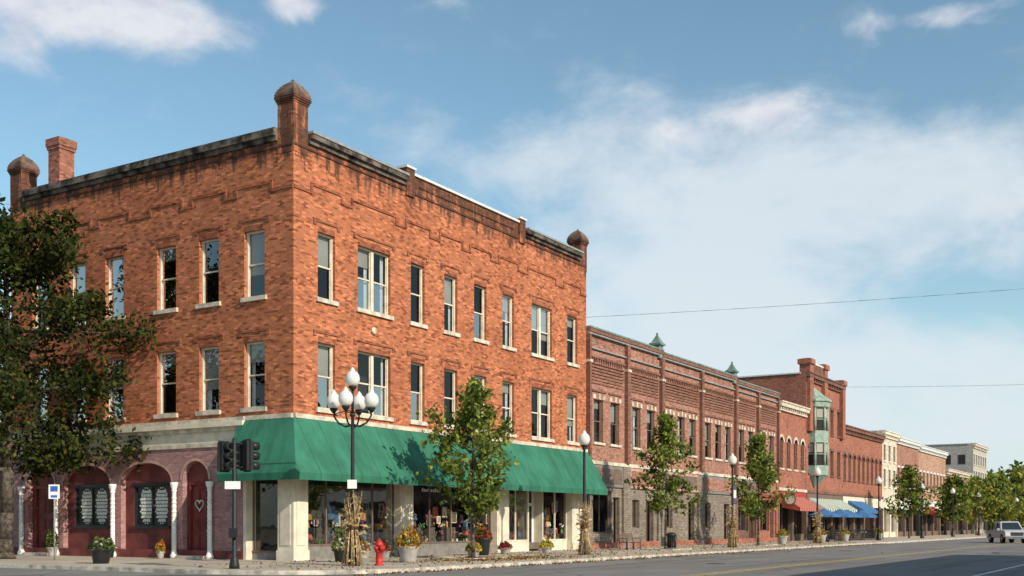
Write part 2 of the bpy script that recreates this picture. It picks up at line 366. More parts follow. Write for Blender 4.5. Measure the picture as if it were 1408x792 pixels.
for x in np.arange(8.6,16.5,1.25): trim.box(FF,x,x+.05,-.46,.11,17.19,17.34,STONE)
det.box(FF,8.3,16.6,-.04,.05,16.75,16.83,BRd)
walls.face([(0,0.35,16.6),(UL,.35,16.6),(UL,VL,16.6),(0,VL,16.6)],SLATE)
walls.face([(UL,0,0),(UL,VL,0),(UL,VL,16.95),(UL,0,16.95)],BR5); walls.face([(0,VL,0),(UL,VL,0),(UL,VL,16.95),(0,VL,16.95)],BR5)
walls.face([(7.2,.3,16.6),(17.7,.3,16.6),(17.7,.3,17.2),(7.2,.3,17.2)],BR5)
def turret(x,y,s=1.0,z0=16.1,h=1.95):
    det.sqlathe((x,y,0),[(.42*s,z0),(.42*s,z0+h)],BR)
    for k in range(3): det.sqlathe((x,y,0),[((.45+k*.035)*s,z0+h+k*.08),((.45+k*.035)*s,z0+h+.078+k*.08)],BRd)
    t=z0+h+.24; pr=[]
    for r0,z in ((.54,0),(.525,.12),(.49,.24),(.435,.35),(.36,.46),(.27,.56),(.16,.65)):
        pr+=[(r0*s,t+z*s),((r0-.04)*s,t+(z+.02)*s)]
    trim.sqlathe((x,y,0),pr+[(.05*s,t+.73*s)],CAPM)
    trim.ball((x,y,t+.76*s),.06*s,CAPM,8)
turret(.40,.40); turret(24.35,.36,.92,h=1.5); turret(.38,17.5,1.0)
det.sqlathe((.42,14.75,0),[(.40,16.4),(.40,18.75),(.45,18.75),(.45,18.9),(.49,18.9),(.49,19.25),(.36,19.25),(.36,19.15)],CHIM)
trim.lathe((5.0,-.0,9.75),[(.16,0),(.17,.06),(.10,.09)],STONE,n=10,axis=(0,-1,0))
trim.box(LF,2.5,VL+.05,-.1,.06,4.62,4.80,STONE); trim.box(LF,2.5,VL+.05,-.1,.03,4.80,5.25,CREAM)
trim.box(LF,2.5,VL+.05,-.1,.14,5.25,5.42,STONE); trim.box(LF,2.5,VL+.05,-.1,.26,5.42,5.62,CREAM); trim.box(LF,2.5,VL+.05,-.1,.20,5.62,5.78,STONE)
trim.box(FF,.0,UL,-.1,.12,5.62,5.80,STONE); trim.box(LF,.01,2.5,-.1,.12,5.62,5.80,STONE)
trim.box(FF,.0,UL,-.1,.03,4.1,5.62,CREAM); trim.box(LF,.03,2.5,-.1,.025,4.1,5.62,CREAM)
gf=P('arcade_ground_floor',E)
arches=[(4.67,6.23),(6.89,10.1),(10.8,14.05),(14.67,16.65)]
def arch_z(a,b,x,zs,zt):
    t=(x-(a+b)/2)/((b-a)/2); t=max(-1,min(1,t)); return zs+(zt-zs)*math.sqrt(max(0,1-t*t))
prev=2.65
for a,b in arches:
    gf.face([LF(prev,0,0),LF(a,0,0),LF(a,0,4.62),LF(prev,0,4.62)],MAUVE); prev=b
    zs=3.30 if b-a<2.2 else 3.25; zt=4.08; K=20
    for i in range(K):
        x0=a+(b-a)*(1-math.cos(math.pi*i/K))/2; x1=a+(b-a)*(1-math.cos(math.pi*(i+1)/K))/2
        y0,y1=arch_z(a,b,x0,zs,zt),arch_z(a,b,x1,zs,zt)
        gf.face([LF(x0,0,y0),LF(x1,0,y1),LF(x1,0,4.62),LF(x0,0,4.62)],MAUVE)
        gf.face([LF(x0,0,y0),LF(x1,0,y1),LF(x1,-.28,y1),LF(x0,-.28,y0)],MAUVE)
        c=(a+b)/2; 
        def off(x,y,t=.12):
            vx,vy=(x-c),(y-zs)*((b-a)/2/(zt-zs))**2; l=math.hypot(vx,vy) or 1; return x+vx/l*t,y+vy/l*t
        o0=off(x0,y0); o1=off(x1,y1)
        gf.face([LF(x0,.03,y0),LF(x1,.03,y1),LF(o1[0],.03,o1[1]),LF(o0[0],.03,o0[1])],PINK)
    for x in (a,b): gf.face([LF(x,0,0),LF(x,-.28,0),LF(x,-.28,zs),LF(x,0,zs)],MAUVE)
gf.face([LF(prev,0,0),LF(VL,0,0),LF(VL,0,4.62),LF(prev,0,4.62)],MAUVE)
ops=[(7.35,9.55,1.35,3.12),(11.25,13.55,1.35,3.12),(4.95,5.98,.12,3.1),(15.0,16.3,.12,3.1)]
bk=lambda a,d,z:LF(a,d-.26,z)
wall(gf,bk,4.4,16.9,0,4.3,ops,MAROON,.12)
for a,b in ((7.35,9.55),(11.25,13.55)):
    window(fr_,gl,bk,a,b,1.35,3.12,1,BLACK,blind=0,depth=.02,mid=False,w=.07,gm_=GLA,curt=False)
    gf.box(bk,a-.1,b+.1,-.02,.08,1.24,1.345,BLACK); gf.box(bk,a-.09,b+.09,-.02,.05,3.125,3.23,BLACK)
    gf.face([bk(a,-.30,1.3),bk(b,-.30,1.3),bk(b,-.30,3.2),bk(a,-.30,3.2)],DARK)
    for sx in (0,1):
        cx=a+(b-a)*(.28+.44*sx)
        for j in range(9):
            zz0=1.55+j*.155; hw_=.38*math.sqrt(max(.05,1-((zz0-2.25)/.85)**2)) if j!=4 else .35
            gp=.03; m_=5 if j%2 else 4
            for k in range(m_):
                x0=cx-hw_+2*hw_*k/m_+gp/2; x1=cx-hw_+2*hw_*(k+1)/m_-gp/2
                gf.box(bk,x0,x1,-.17,-.15,zz0,zz0+.12,LACE)
        for k in range(18):
            t0=2*math.pi*k/18; gf.box(bk,cx+.41*math.cos(t0)-.03,cx+.41*math.cos(t0)+.03,-.165,-.145,2.25+.78*math.sin(t0)-.035,2.25+.78*math.sin(t0)+.035,LACE)
    gf.box(bk,(a+b)/2-.03,(a+b)/2+.03,-.09,-.03,1.42,3.05,BLACK)
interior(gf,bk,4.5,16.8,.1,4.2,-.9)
for a,b,wd in ((4.95,5.98,True),(15.0,16.3,False)):
    gf.box(bk,a,b,-.11,-.06,.12,3.1,MAROOND)
    gf.box(bk,a-.09,a-.002,-.02,.05,0,3.19,MAROOND); gf.box(bk,b+.002,b+.09,-.02,.05,0,3.19,MAROOND); gf.box(bk,a-.002,b+.002,-.02,.05,3.1,3.19,MAROOND)
    for (c,d) in ((.25,1.0),(1.15,1.75),(1.9,2.9)):
        for (s,e) in ((.1,.47),(.56,.93)):
            s_,e_=a+(b-a)*s,a+(b-a)*e; gf.box(bk,s_,e_,-.07,-.035,c,d,MAROOND)
            gf.box(bk,s_+.06,e_-.06,-.05,-.02,c+.06,d-.06,MAROON)
    gf.ball(bk(a+.1,.0,1.15),.035,STONE,8)
    gf.box(LF,a-.3,b+.3,-.3,.35,0.0,.12,STONE)
c0=5.46
for i in range(28):
    t=2*math.pi*i/28; hx=16*math.sin(t)**3/16*.24; hz=(13*math.cos(t)-5*math.cos(2*t)-2*math.cos(3*t)-math.cos(4*t))/16*.24
    gf.ball(bk(c0+hx,.03,2.25+hz),.035,CURT,6)
for x in (4.45,6.56,10.45,14.36,16.9):
    gf.lathe(LF(x,.16,0),[(.17,.0),(.17,.14),(.13,.2),(.105,.3),(.09,2.75),(.09,2.8),(.13,2.86),(.09,2.9),(.15,3.02),(.17,3.12),(.17,3.2)],WHITE,n=12)
    for k in range(12): # spiral fluting
        z_=.4+k*.19; gf.lathe(LF(x,.16,z_),[(.098,0),(.112,.04),(.098,.08)],WHITE,n=12)
gf.box(LF,2.66,VL,-.02,.06,0,.35,MAROON)
gf.build()
sh=P('shopfront',E)
def pier(fr,a,b,d0=-.5,d1=.06,z1=4.1):
    sh.box(fr,a,b,d0,d1,.0,z1,CREAM); sh.box(fr,a-.03,b+.03,d0,d1+.05,0,.4,STONE)
    sh.box(fr,a+.12,b-.12,d1-.01,d1+.025,.6,3.2,CREAM); sh.box(fr,a-.03,b+.03,d0,d1+.06,3.35,3.5,CREAM)
sh.sqlathe((.36,.36,0),[(.46,0),(.46,.4),(.42,.4),(.42,3.4),(.47,3.4),(.47,3.55),(.42,3.55),(.42,4.1)],CREAM)
sh.box(FF,.10,.62,.05,.085,.6,3.2,CREAM); sh.box(LF,.10,.62,.05,.085,.6,3.2,CREAM)
pier(FF,6.85,7.8); pier(FF,14.9,16.05); pier(FF,22.9,24.65)
sh.box(LF,2.5,2.66,-.5,.05,0,4.1,CREAM)
def shopglass(fr,a,b,n,d=-.35,zb=.55,z1=3.35,bm=None,fm=None):
    bm=bm or ASIGN; fm=fm or FRAMED
    sh.box(fr,a,b,d-.08,d+.06,0,zb,bm); sh.box(fr,a,b,d-.06,d+.09,zb,zb+.07,fm)
    sh.box(fr,a,b,d-.05,d+.05,z1,z1+.1,fm); sh.box(fr,a,b,d-.06,d+.03,z1+.1,4.12,CREAM)
    for i in range(n+1):
        x=a+(b-a)*i/n; sh.box(fr,max(a,x-.035),min(b,x+.035),d-.04,d+.04,zb+.07,z1,fm)
    sh.face([fr(a,d,zb),fr(b,d,zb),fr(b,d,z1),fr(a,d,z1)],GLS)
shopglass(FF,.80,6.85,4); shopglass(FF,7.8,14.9,4); shopglass(FF,16.05,18.6,2,bm=CREAM,fm=CREAM); shopglass(FF,20.2,22.9,2,bm=CREAM,fm=CREAM)
shopglass(LF,.82,2.5,1,zb=.3)
dr=lambda a,d,z:FF(a,d-.9,z)
for x in (18.6,20.12): sh.box(FF,x,x+.08,-1.0,-.3,0,3.4,CREAM)
sh.box(dr,18.68,18.85,-.03,.03,0,3.3,WHITE); sh.box(dr,19.95,20.12,-.03,.03,0,3.3,WHITE); sh.box(dr,18.85,19.95,-.03,.03,2.45,2.6,WHITE); sh.box(dr,18.85,19.95,-.03,.03,0,.3,WHITE)
sh.face([dr(18.85,0,.3),dr(19.95,0,.3),dr(19.95,0,2.45),dr(18.85,0,2.45)],GLS); sh.face([dr(18.85,0,2.6),dr(19.95,0,2.6),dr(19.95,0,3.3),dr(18.85,0,3.3)],GLS)
sh.face([(.9,4.2,0),(UL-.1,4.2,0),(UL-.1,4.2,4.1),(.9,4.2,4.1)],SHOPW); sh.face([(.4,.3,.02),(UL-.1,.3,.02),(UL-.1,4.2,.02),(.4,4.2,.02)],SHOPF)
sh.face([(.1,.1,4.11),(UL-.1,.1,4.11),(UL-.1,4.2,4.11),(.1,4.2,4.11)],SHOPW); sh.face([(.9,2.6,0),(.9,4.2,0),(.9,4.2,4.1),(.9,2.6,4.1)],SHOPW)
cols=[plain('display_%d'%i,c,.7,var=.3,vs=9) for i,c in enumerate([(.55,.11,.07),(.65,.54,.33),(.10,.22,.36),(.70,.67,.62),(.14,.28,.11),(.58,.28,.08),(.34,.08,.2),(.12,.10,.08)])]
for i in range(260):
    x=random.uniform(1.2,22.6); y=random.uniform(.45,1.5)+.0; k=random.random(); m=random.choice(cols); h=random.uniform(.12,.4)
    if 18.3<x<20.4: continue
    zb=random.choice([.47,.47,.47,.9,1.3])
    if zb>.5:
        sh.box(FF,x-.02,x+.5,-y-.25,-y+.02,.46,zb-.01,cols[7]) if random.random()<.5 else None
    if k<.35:
        w_=random.uniform(.12,.35); sh.box(FF,x,x+w_,-y-.2,-y,zb,zb+h,m); sh.box(FF,x+.02,x+w_-.02,-y-.18,-y-.02,zb+h,zb+h+.05,random.choice(cols))
    elif k<.65:
        sh.lathe((x,y,zb),[(.05,0),(.09,.10),(.04,.2),(.06,.26)],m,n=10)
        mm=random.choice(cols)
        for s_ in range(7): a=random.uniform(0,6.28); e=Vector((x+.16*math.cos(a),y+.12*math.sin(a),zb+.4+random.uniform(0,.2))); sh.tube([(x,y,zb+.24),e],[.008,.006],cols[4],3); sh.ball(e,.045,mm,6)
    elif k<.8:
        sh.lathe((x,y,zb),[(.09,0),(.03,.03),(.025,.3),(.17,.32),(.10,.55)],m,n=12)
    else:
        w_=random.uniform(.25,.5); q_=random.uniform(1.3,2.2); f_=random.choice([cols[1],cols[3],cols[7]])
        sh.box(FF,x,x+w_,-y-.03,-y,q_,q_+w_*1.2,f_); sh.box(FF,x+.05,x+w_-.05,-y-.001,-y+.006,q_+.05,q_+w_*1.2-.05,m)
sh.box(FF,.9,22.8,-1.8,-.5,.1,.45,SHOPF)
for x in np.arange(2.4,22,3.1): sh.box(FF,x,x+1.6,-3.6,-3.3,.1,2.2,random.choice([SHOPW,cols[7],cols[1]]))
# white transom sign lettering blocks on shop glass
for x0_ in (9.0,12.4):
    for k in range(9): sh.box(FF,x0_+k*.17,x0_+k*.17+.11,-.345,-.335,2.95,3.12-(.05 if k%3 else 0),WHITE)
sh.build()
# awning
aw=P('green_awning',E); zt,zo,zv,pr=5.6,3.40,3.12,1.42; d0=.13; VE=2.75
K=20
for i in range(K):
    xa,xb=UL*i/K,UL*(i+1)/K
    ta,tb=(xa if i else -d0),xb; oa,ob=(xa if i else -pr),xb
    for s_ in range(2):
        l=lambda x0,x1,f,sg:(x0+(x1-x0)*f, -d0-(pr-d0)*f, zt-(zt-zo)*f-sg)
        xm_t,xm_o=(ta+tb)/2,(oa+ob)/2
        q0=(ta,oa) if s_==0 else (xm_t,xm_o); q1=(xm_t,xm_o) if s_==0 else (tb,ob)
        sg0,sg1=(0,.045) if s_==0 else (.045,0)
        aw.face([l(*q0,0,0),l(*q1,0,0),l(*q1,.5,sg1),l(*q0,.5,sg0)],AWN,True); aw.face([l(*q0,.5,sg0),l(*q1,.5,sg1),l(*q1,1,0),l(*q0,1,0)],AWN,True)
aw.face([(-pr,-pr,zo),(UL,-pr,zo),(UL,-pr+.03,zv),(-pr+.03,-pr+.03,zv)],AWN)
aw.face([(-d0,-d0,zt),(-pr,-pr,zo),(-pr,VE,zo),(-d0,VE,zt)],AWN)
aw.face([(-pr,-pr,zo),(-pr,VE,zo),(-pr+.03,VE,zv),(-pr+.03,-pr+.03,zv)],AWN)
aw.face([(UL,-d0,zt),(UL,-pr,zo),(UL,-pr+.03,zv),(UL,-d0,zv)],AWN); aw.face([(-d0,VE,zt),(-pr,VE,zo),(-pr+.03,VE,zv),(-d0,VE,zv)],AWN)
aw.build()
for q in (walls,fr_,gl,trim,det): q.build()
# ============================================================ SECOND BLOCK (brown two-storey)
def brown_block(name,u0,u1,bays,H=12.75,nwin=2,wallm=BR2,trm=BR2d,fin=True,shop=0):
    E=empty(name); w=P('walls',E); f=P('window_frames',E); g=P('window_glass_panes',E); t=P('trim',E)
    ops=[];wins=[]
    bw=(u1-u0)/bays
    for b in range(bays):
        s=u0+bw*b+.45; e=u0+bw*(b+1)-.45; c=(e-s)/nwin
        for k in range(nwin):
            m=s+c*(k+.5); ww=min(1.2,c*.62); wins.append((m-ww/2,m+ww/2)); ops.append((m-ww/2,m+ww/2,6.3,8.85))
    wall(w,FF,u0,u1,5.2,H-.1,ops,wallm,.25)
    for a,b in wins:
        window(f,g,FF,a,b,6.3,8.85,1,FRAMED); sill(t,FF,a,b,6.3,STONE,.14)
        t.box(FF,a-.16,a+.10,-.1,.06,8.86,9.12,STONE); t.box(FF,b-.10,b+.16,-.1,.06,8.86,9.12,STONE); t.box(FF,(a+b)/2-.1,(a+b)/2+.1,-.1,.08,8.86,9.2,STONE)
        t.box(FF,a-.3,b+.3,-.05,.07,9.285,9.40,trm)
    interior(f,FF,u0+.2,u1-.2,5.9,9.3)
    for b in range(bays+1):
        x=u0+bw*b; x0=max(u0+.004,x-.2); x1=min(u1-.004,x+.2)
        w.box(FF,x0,x1,-.05,.24,5.2,H-.45,trm)
        w.box(FF,x0-.04,x1+.04,-.05,.29,10.9,11.05,STONE)
    for b in range(bays):
        s=u0+bw*b+.24; e=u0+bw*(b+1)-.24
        w.box(FF,s+.005,e-.005,-.05,.12,11.25,11.38,trm)
        for k in range(7): w.box(FF,s+.15,e-.15,-.04,.05+.006*k,9.75+k*.19,9.84+k*.19,trm)
        x=s+.1
        while x<e-.2: w.box(FF,x,x+.12,-.04,.09,11.07,11.245,trm); x+=.3
    t.box(FF,u0+.01,u1-.01,-.4,.20,H-.44,H-.32,GREYM); t.box(FF,u0+.01,u1-.01,-.4,.26,H-.32,H-.1,BR2d); t.box(FF,u0+.01,u1-.01,-.45,.30,H-.1,H,GREENM)
    t.box(FF,u0+.01,u1-.01,-.1,.14,11.75,11.83,GREYM)
    w.face([(u0,.2,H-.5),(u1,.2,H-.5),(u1,16,H-.5),(u0,16,H-.5)],SLATE); 
    for x in (u0+.003,u1-.003): w.face([(x,0,0),(x,16,0),(x,16,H-.1),(x,0,H-.1)],BR3)
    w.face([(u0,16,0),(u1,16,0),(u1,16,H),(u0,16,H)],BR3)
    if fin:
        x=u1-.3
        t.sqlathe((x,.1,0),[(.30,H-.6),(.30,H+.25),(.42,H+.26),(.42,H+.38),(.30,H+.46),(.10,H+.85),(.03,H+1.0)],GREENM); t.ball((x,.1,H+1.04),.08,GREENM,8)
    styles={0:[(ROCK,ASIGN,'glass'),(ROCK,PINK,'rock')],1:[(ROCK,PINK,'rock'),(ROCK,ASIGN,'rock')],2:[(BR3,ASIGN,'glass'),(BR5,REDC,'glass')]}[shop]
    t.box(FF,u0+.01,u1-.01,-.3,.12,5.0,5.2,STONE)
    for b in range(bays):
        s=u0+bw*b; e=u0+bw*(b+1); base,sg,kind=styles[b%2]
        t.box(FF,s+.01,s+.5,-.3,.1,0,5.0,base); t.box(FF,e-.5,e-.01,-.3,.1,0,5.0,base)
        t.box(FF,s+.5,e-.5,-.2,.06,3.7,5.0,sg); t.box(FF,s+.7,e-.7,.05,.09,3.9,4.8,BR2 if b%2 else FRAMED)
        if kind=='glass': o=[(s+.9,e-1.9,.9,3.45),(e-1.7,e-.8,.05,3.1)]
        else: o=[(s+1.0,s+2.1,1.2,3.0),(e-2.2,e-1.0,.05,3.0)]
        wall(t,lambda a,d,z:FF(a,d-.05,z),s+.5,e-.5,0,3.7,o,base,.3)
        for (a,bb,c,d) in o:
            q=lambda a_,d_,z_:FF(a_,d_-.3,z_)
            t.face([q(a,0,c),q(bb,0,c),q(bb,0,d),q(a,0,d)],GLS)
            for x in (a,(a+bb)/2-.03,bb-.07): t.box(q,x,x+.07,-.03,.04,c,d,FRAMED)
            t.box(q,a,bb,-.03,.045,d-.09,d-.001,FRAMED); t.box(q,a,bb,-.03,.045,c+.001,c+.09,FRAMED)
        t.box(FF,s+.5,e-.5,-.1,.12,0,.35,BR5)
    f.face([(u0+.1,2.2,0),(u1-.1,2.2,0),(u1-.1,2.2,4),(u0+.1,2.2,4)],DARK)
    for q in (w,f,g,t): q.build()
    return E
brown_block('brown_brick_building',24.75,35.3,2,13.0,2,shop=0)
brown_block('brown_brick_building',35.32,49.3,2,12.85,3,shop=1)
brown_block('brown_brick_building',49.32,59.6,2,12.6,2,shop=2,fin=False)
# ============================================================ generic commercial building
def commercial(name,u0,u1,H,wm,tm,floors,nw,arched=False,depth=14,ww=1.0,fm=FRAMED,shopm=FRAMED,v0=0.0,awn=None,sidewin=False,cor=.45,z_shop=4.6,sign=None):
    E=empty(name); F=front(v0); w=P('walls',E); f=P('window_frames',E); g=P('window_glass_panes',E); t=P('trim',E)
    ops=[]; c=(u1-u0)/nw
    for z0,z1 in floors:
        for k in range(nw): m=u0+c*(k+.5); ops.append((m-ww/2,m+ww/2,z0,z1))
    wall(w,F,u0,u1,z_shop,H-.05,ops,wm,.25)
    for a,b,z0,z1 in ops:
        window(f,g,F,a,b,z0,z1,1,fm); sill(t,F,a,b,z0,tm,.15)
        if arched:
            K=8
            for i in range(K):
                t0,t1=math.pi*i/K,math.pi*(i+1)/K; m=(a+b)/2; r=(b-a)/2
                P0=[(m+rr*math.cos(tt),z1-.35+rr*.85*math.sin(tt)) for rr,tt in ((r+.02,t0),(r+.28,t0),(r+.28,t1),(r+.02,t1))]
                t.face([F(x,.06,z) for x,z in P0],tm)
        else: t.box(F,a-.12,b+.12,-.1,.05,z1+.003,z1+.25,tm)
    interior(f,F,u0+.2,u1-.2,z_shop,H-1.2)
    t.box(F,u0+.02,u1-.02,-.3,.18,H-cor-.35,H-cor-.2,tm); t.box(F,u0+.02,u1-.02,-.4,.38,H-cor,H-.12,tm); t.box(F,u0+.02,u1-.02,-.45,.46,H-.12,H,tm)
    x=u0+.2
    while x<u1-.4: t.box(F,x,x+.2,-.05,.26,H-cor-.2,H-cor,tm); x+=.6
    t.box(F,u0+.02,u1-.02,-.2,.16,z_shop-.25,z_shop,tm)
    for x in (u0+.003,u1-.003):
        w.face([(x,v0,0),(x,v0+depth,0),(x,v0+depth,H-.1),(x,v0,H-.1)],wm)
    w.face([(u0,v0+depth,0),(u1,v0+depth,0),(u1,v0+depth,H-.1),(u0,v0+depth,H-.1)],wm)
    w.face([(u0,v0+.2,H-.5),(u1,v0+.2,H-.5),(u1,v0+depth,H-.5),(u0,v0+depth,H-.5)],SLATE)
    t.box(left(u0),v0+.5,v0+depth,-.1,.12,H-.14,H-.02,COPEW)
    nb=max(2,int((u1-u0)/4)); c=(u1-u0)/nb
    t.box(F,u0+.05,u1-.05,-.2,.08,3.3,z_shop-.25,sign or shopm)
    for k in range(nb+1):
        x=u0+c*k; t.box(F,max(u0+.01,x-.25),min(u1-.01,x+.25),-.3,.12,0,3.3,shopm)
    for k in range(nb):
        a,b=u0+c*k+.25,u0+c*(k+1)-.25
        t.box(F,a,b,-.4,-.1,0,.6,shopm); t.face([F(a,-.3,.6),F(b,-.3,.6),F(b,-.3,3.3),F(a,-.3,3.3)],GLS)
        t.box(F,(a+b)/2-.05,(a+b)/2+.05,-.34,-.24,.6,3.3,fm)
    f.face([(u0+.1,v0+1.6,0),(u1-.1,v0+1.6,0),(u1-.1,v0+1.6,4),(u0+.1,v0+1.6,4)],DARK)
    if awn:
        a0,a1,m=awn; q=P('shop_awning',E)
        q.face([F(a0,.1,3.9),F(a1,.1,3.9),F(a1,1.7,2.9),F(a0,1.7,2.9)],m); q.face([F(a0,1.7,2.9),F(a1,1.7,2.9),F(a1,1.7,2.6),F(a0,1.7,2.6)],m)
        for x in (a0,a1): q.face([F(x,.1,3.9),F(x,1.7,2.9),F(x,1.7,2.6),F(x,.1,2.9)],m)
        q.build()
    if sidewin:
        S=left(u0)
        for z0,z1 in floors:
            for y in np.arange(v0+1.2,v0+depth-1.5,2.2):
                t.box(S,y-.08,y+1.08,-.05,.03,z0,z1,fm); t.box(S,y,y+1.0,.02,.045,z0+.08,z1-.08,DARK)
    for q in (w,f,g,t): q.build()
    return E
commercial('arched_brick_building',59.65,67.75,12.0,BR5,STONE,[(6.3,8.9)],4,True,14,1.0,sign=REDC,awn=(60.5,67,AWR))
ED=commercial('tall_brick_building',67.85,80.1,15.4,BR5,BR3,[(6.2,8.6),(10.2,12.6)],5,False,6.6,1.1,awn=(68.5,79.5,AWS))
t=P('corner_piers',ED)
for x,hh in ((68.5,16.6),(73.2,16.6),(79.6,15.8)):
    t.sqlathe((x,.15,0),[(.5,10),(.5,hh-.5),(.65,hh-.45),(.65,hh),(.3,hh+.1)],BR5)
t.box(FF,69.0,72.7,-.5,.22,15.35,16.25,BR3); t.box(FF,69.1,72.6,-.5,.26,16.25,16.4,COPEW)
t.build()
o=P('oriel_bay_window',ED); cx=70.2
o.lathe((cx,0,0),[(.3,5.0),(1.2,5.9),(1.35,6.0),(1.35,6.9)],GREENP,n=8,smooth=False,rot=math.pi/8)
for z0,z1 in ((6.9,9.0),(10.1,12.2)):
    o.lathe((cx,0,0),[(1.22,z0),(1.22,z1)],DARK,n=8,smooth=False,rot=math.pi/8)
    for k in range(8):
        a=math.pi/8+k*math.pi/4; o.lathe((cx+1.25*math.cos(a),1.25*math.sin(a),z0),[(.13,0),(.13,z1-z0)],GREENP,n=6)
        am=k*math.pi/4; q0=Vector((cx+1.16*math.cos(am),1.16*math.sin(am),0)); tn=Vector((-math.sin(am),math.cos(am),0)); nn_=Vector((math.cos(am),math.sin(am),0))
        ff=lambda a_,d_,z_:tuple(q0+tn*a_+nn_*d_+Vector((0,0,z_)))
        o.box(ff,-.36,.36,-.05,.03,(z0+z1)/2-.04,(z0+z1)/2+.04,GREENP); o.box(ff,-.3,.3,-.04,.015,z0+1.2,z1-.1,BLIND)
o.lathe((cx,0,0),[(1.35,9.0),(1.35,10.1)],GREENP,n=8,smooth=False,rot=math.pi/8)
o.lathe((cx,0,0),[(1.35,12.2),(1.5,12.3),(1.5,12.7),(1.65,12.8),(1.65,13.0),(1.1,13.3),(.1,14.2)],GREENP,n=8,smooth=False,rot=math.pi/8)
o.build()
commercial('brick_shop_building',80.15,97.0,11.5,BR5,BR3,[(6.0,8.6)],9,True,14,.95,sign=CREAM,awn=(82,88,BLUE))
commercial('grey_stone_building',97.05,104.3,12.2,STONE,CREAM,[(5.8,7.8),(8.8,10.6)],3,False,12,1.0,shopm=CREAM)
commercial('brick_shop_building',104.35,116.6,11.9,BR2,COPEW,[(6.0,8.3)],6,False,14,1.0,sign=WHITE)
commercial('tan_brick_building',116.65,135,11.7,BR4,COPEW,[(6.0,8.3)],8,False,14,1.1,awn=(120,126,REDC),sign=WHITE)
commercial('brick_shop_building',135.1,157,9.5,BR2,STONE,[(5.6,7.6)],8,False,14,1.1)
commercial('grey_office_building',158.4,172,14.6,plain('grey_render',(.40,.37,.33),.9),STONE,[(5.5,7.2),(8.4,10.1),(11.2,12.8)],6,False,9,1.2,fm=ASIGN,shopm=STONE,sidewin=True)
EB=commercial('side_street_building',0.3,9,6.5,BR3,COPE,[(4.9,5.6)],3,False,22,.8,v0=18.6)
def opposite(name,u0,u1,H):
    E=empty(name); F=lambda a,d,z:(a,-38+d,z); w=P('walls',E); t=P('trim',E)
    nb=int((u1-u0)/3.2); c=(u1-u0)/nb; ops=[]
    for k in range(nb): m=u0+c*(k+.5); ops.append((m-.6,m+.6,5.8,8.2))
    if H>8.5: wall(w,F,u0,u1,4.8,H,ops,BR5,.2)
    else: w.face([F(u0,0,4.8),F(u1,0,4.8),F(u1,0,H),F(u0,0,H)],BR5)
    w.face([F(u0,0,0),F(u1,0,0),F(u1,0,4.8),F(u0,0,4.8)],CREAM)
    for k in range(nb): t.box(F,u0+c*k+.3,u0+c*(k+1)-.3,.01,.05,.6,3.6,DARK)
    w.face([F(u0,-.25,4.9),F(u1,-.25,4.9),F(u1,-.25,H-.2),F(u0,-.25,H-.2)],DARK)
    for x in (u0,u1): w.face([(x,-38,0),(x,-54,0),(x,-54,H),(x,-38,H)],BR5)
    w.face([(u0,-54,0),(u1,-54,0),(u1,-54,H),(u0,-54,H)],BR5); w.face([(u0,-38.3,H-.4),(u1,-38.3,H-.4),(u1,-54,H-.4),(u0,-54,H-.4)],SLATE)
    t.box(F,u0,u1,-.3,.3,H-.02,H+.3,STONE); w.build(); t.build()
opposite('opposite_brick_building',-9,24,10.6); opposite('opposite_shop_building',27,75,7.2); opposite('opposite_shop_building',76,200,8.0)
# ------------------------------------------------------------ trees
def leaf_mesh(name,parent,pts,size,mats,wts,seed=0,up=.0):
    r=np.random.default_rng(seed); n=len(pts); pts=np.asarray(pts)
    a=r.normal(size=(n,3)); a[:,2]-=.25; a/=np.linalg.norm(a,axis=1,keepdims=True)
    b=r.normal(size=(n,3)); b-= (b*a).sum(1,keepdims=True)*a; b/=np.linalg.norm(b,axis=1,keepdims=True)
    s=size*r.uniform(.6,1.3,(n,1)); 
    v=np.stack([pts-a*s*.6,pts+b*s*.38,pts+a*s*.7,pts-b*s*.38],1).reshape(-1,3)
    me=bpy.data.meshes.new(name); f=np.arange(4*n).reshape(n,4)
    me.from_pydata(v.tolist(),[],f.tolist())
    for m in mats: me.materials.append(m)
    me.polygons.foreach_set('material_index',r.choice(len(mats),n,p=wts).astype(np.int32))
    o=bpy.data.objects.new(name,me); scene.collection.objects.link(o); o.parent=parent; return o
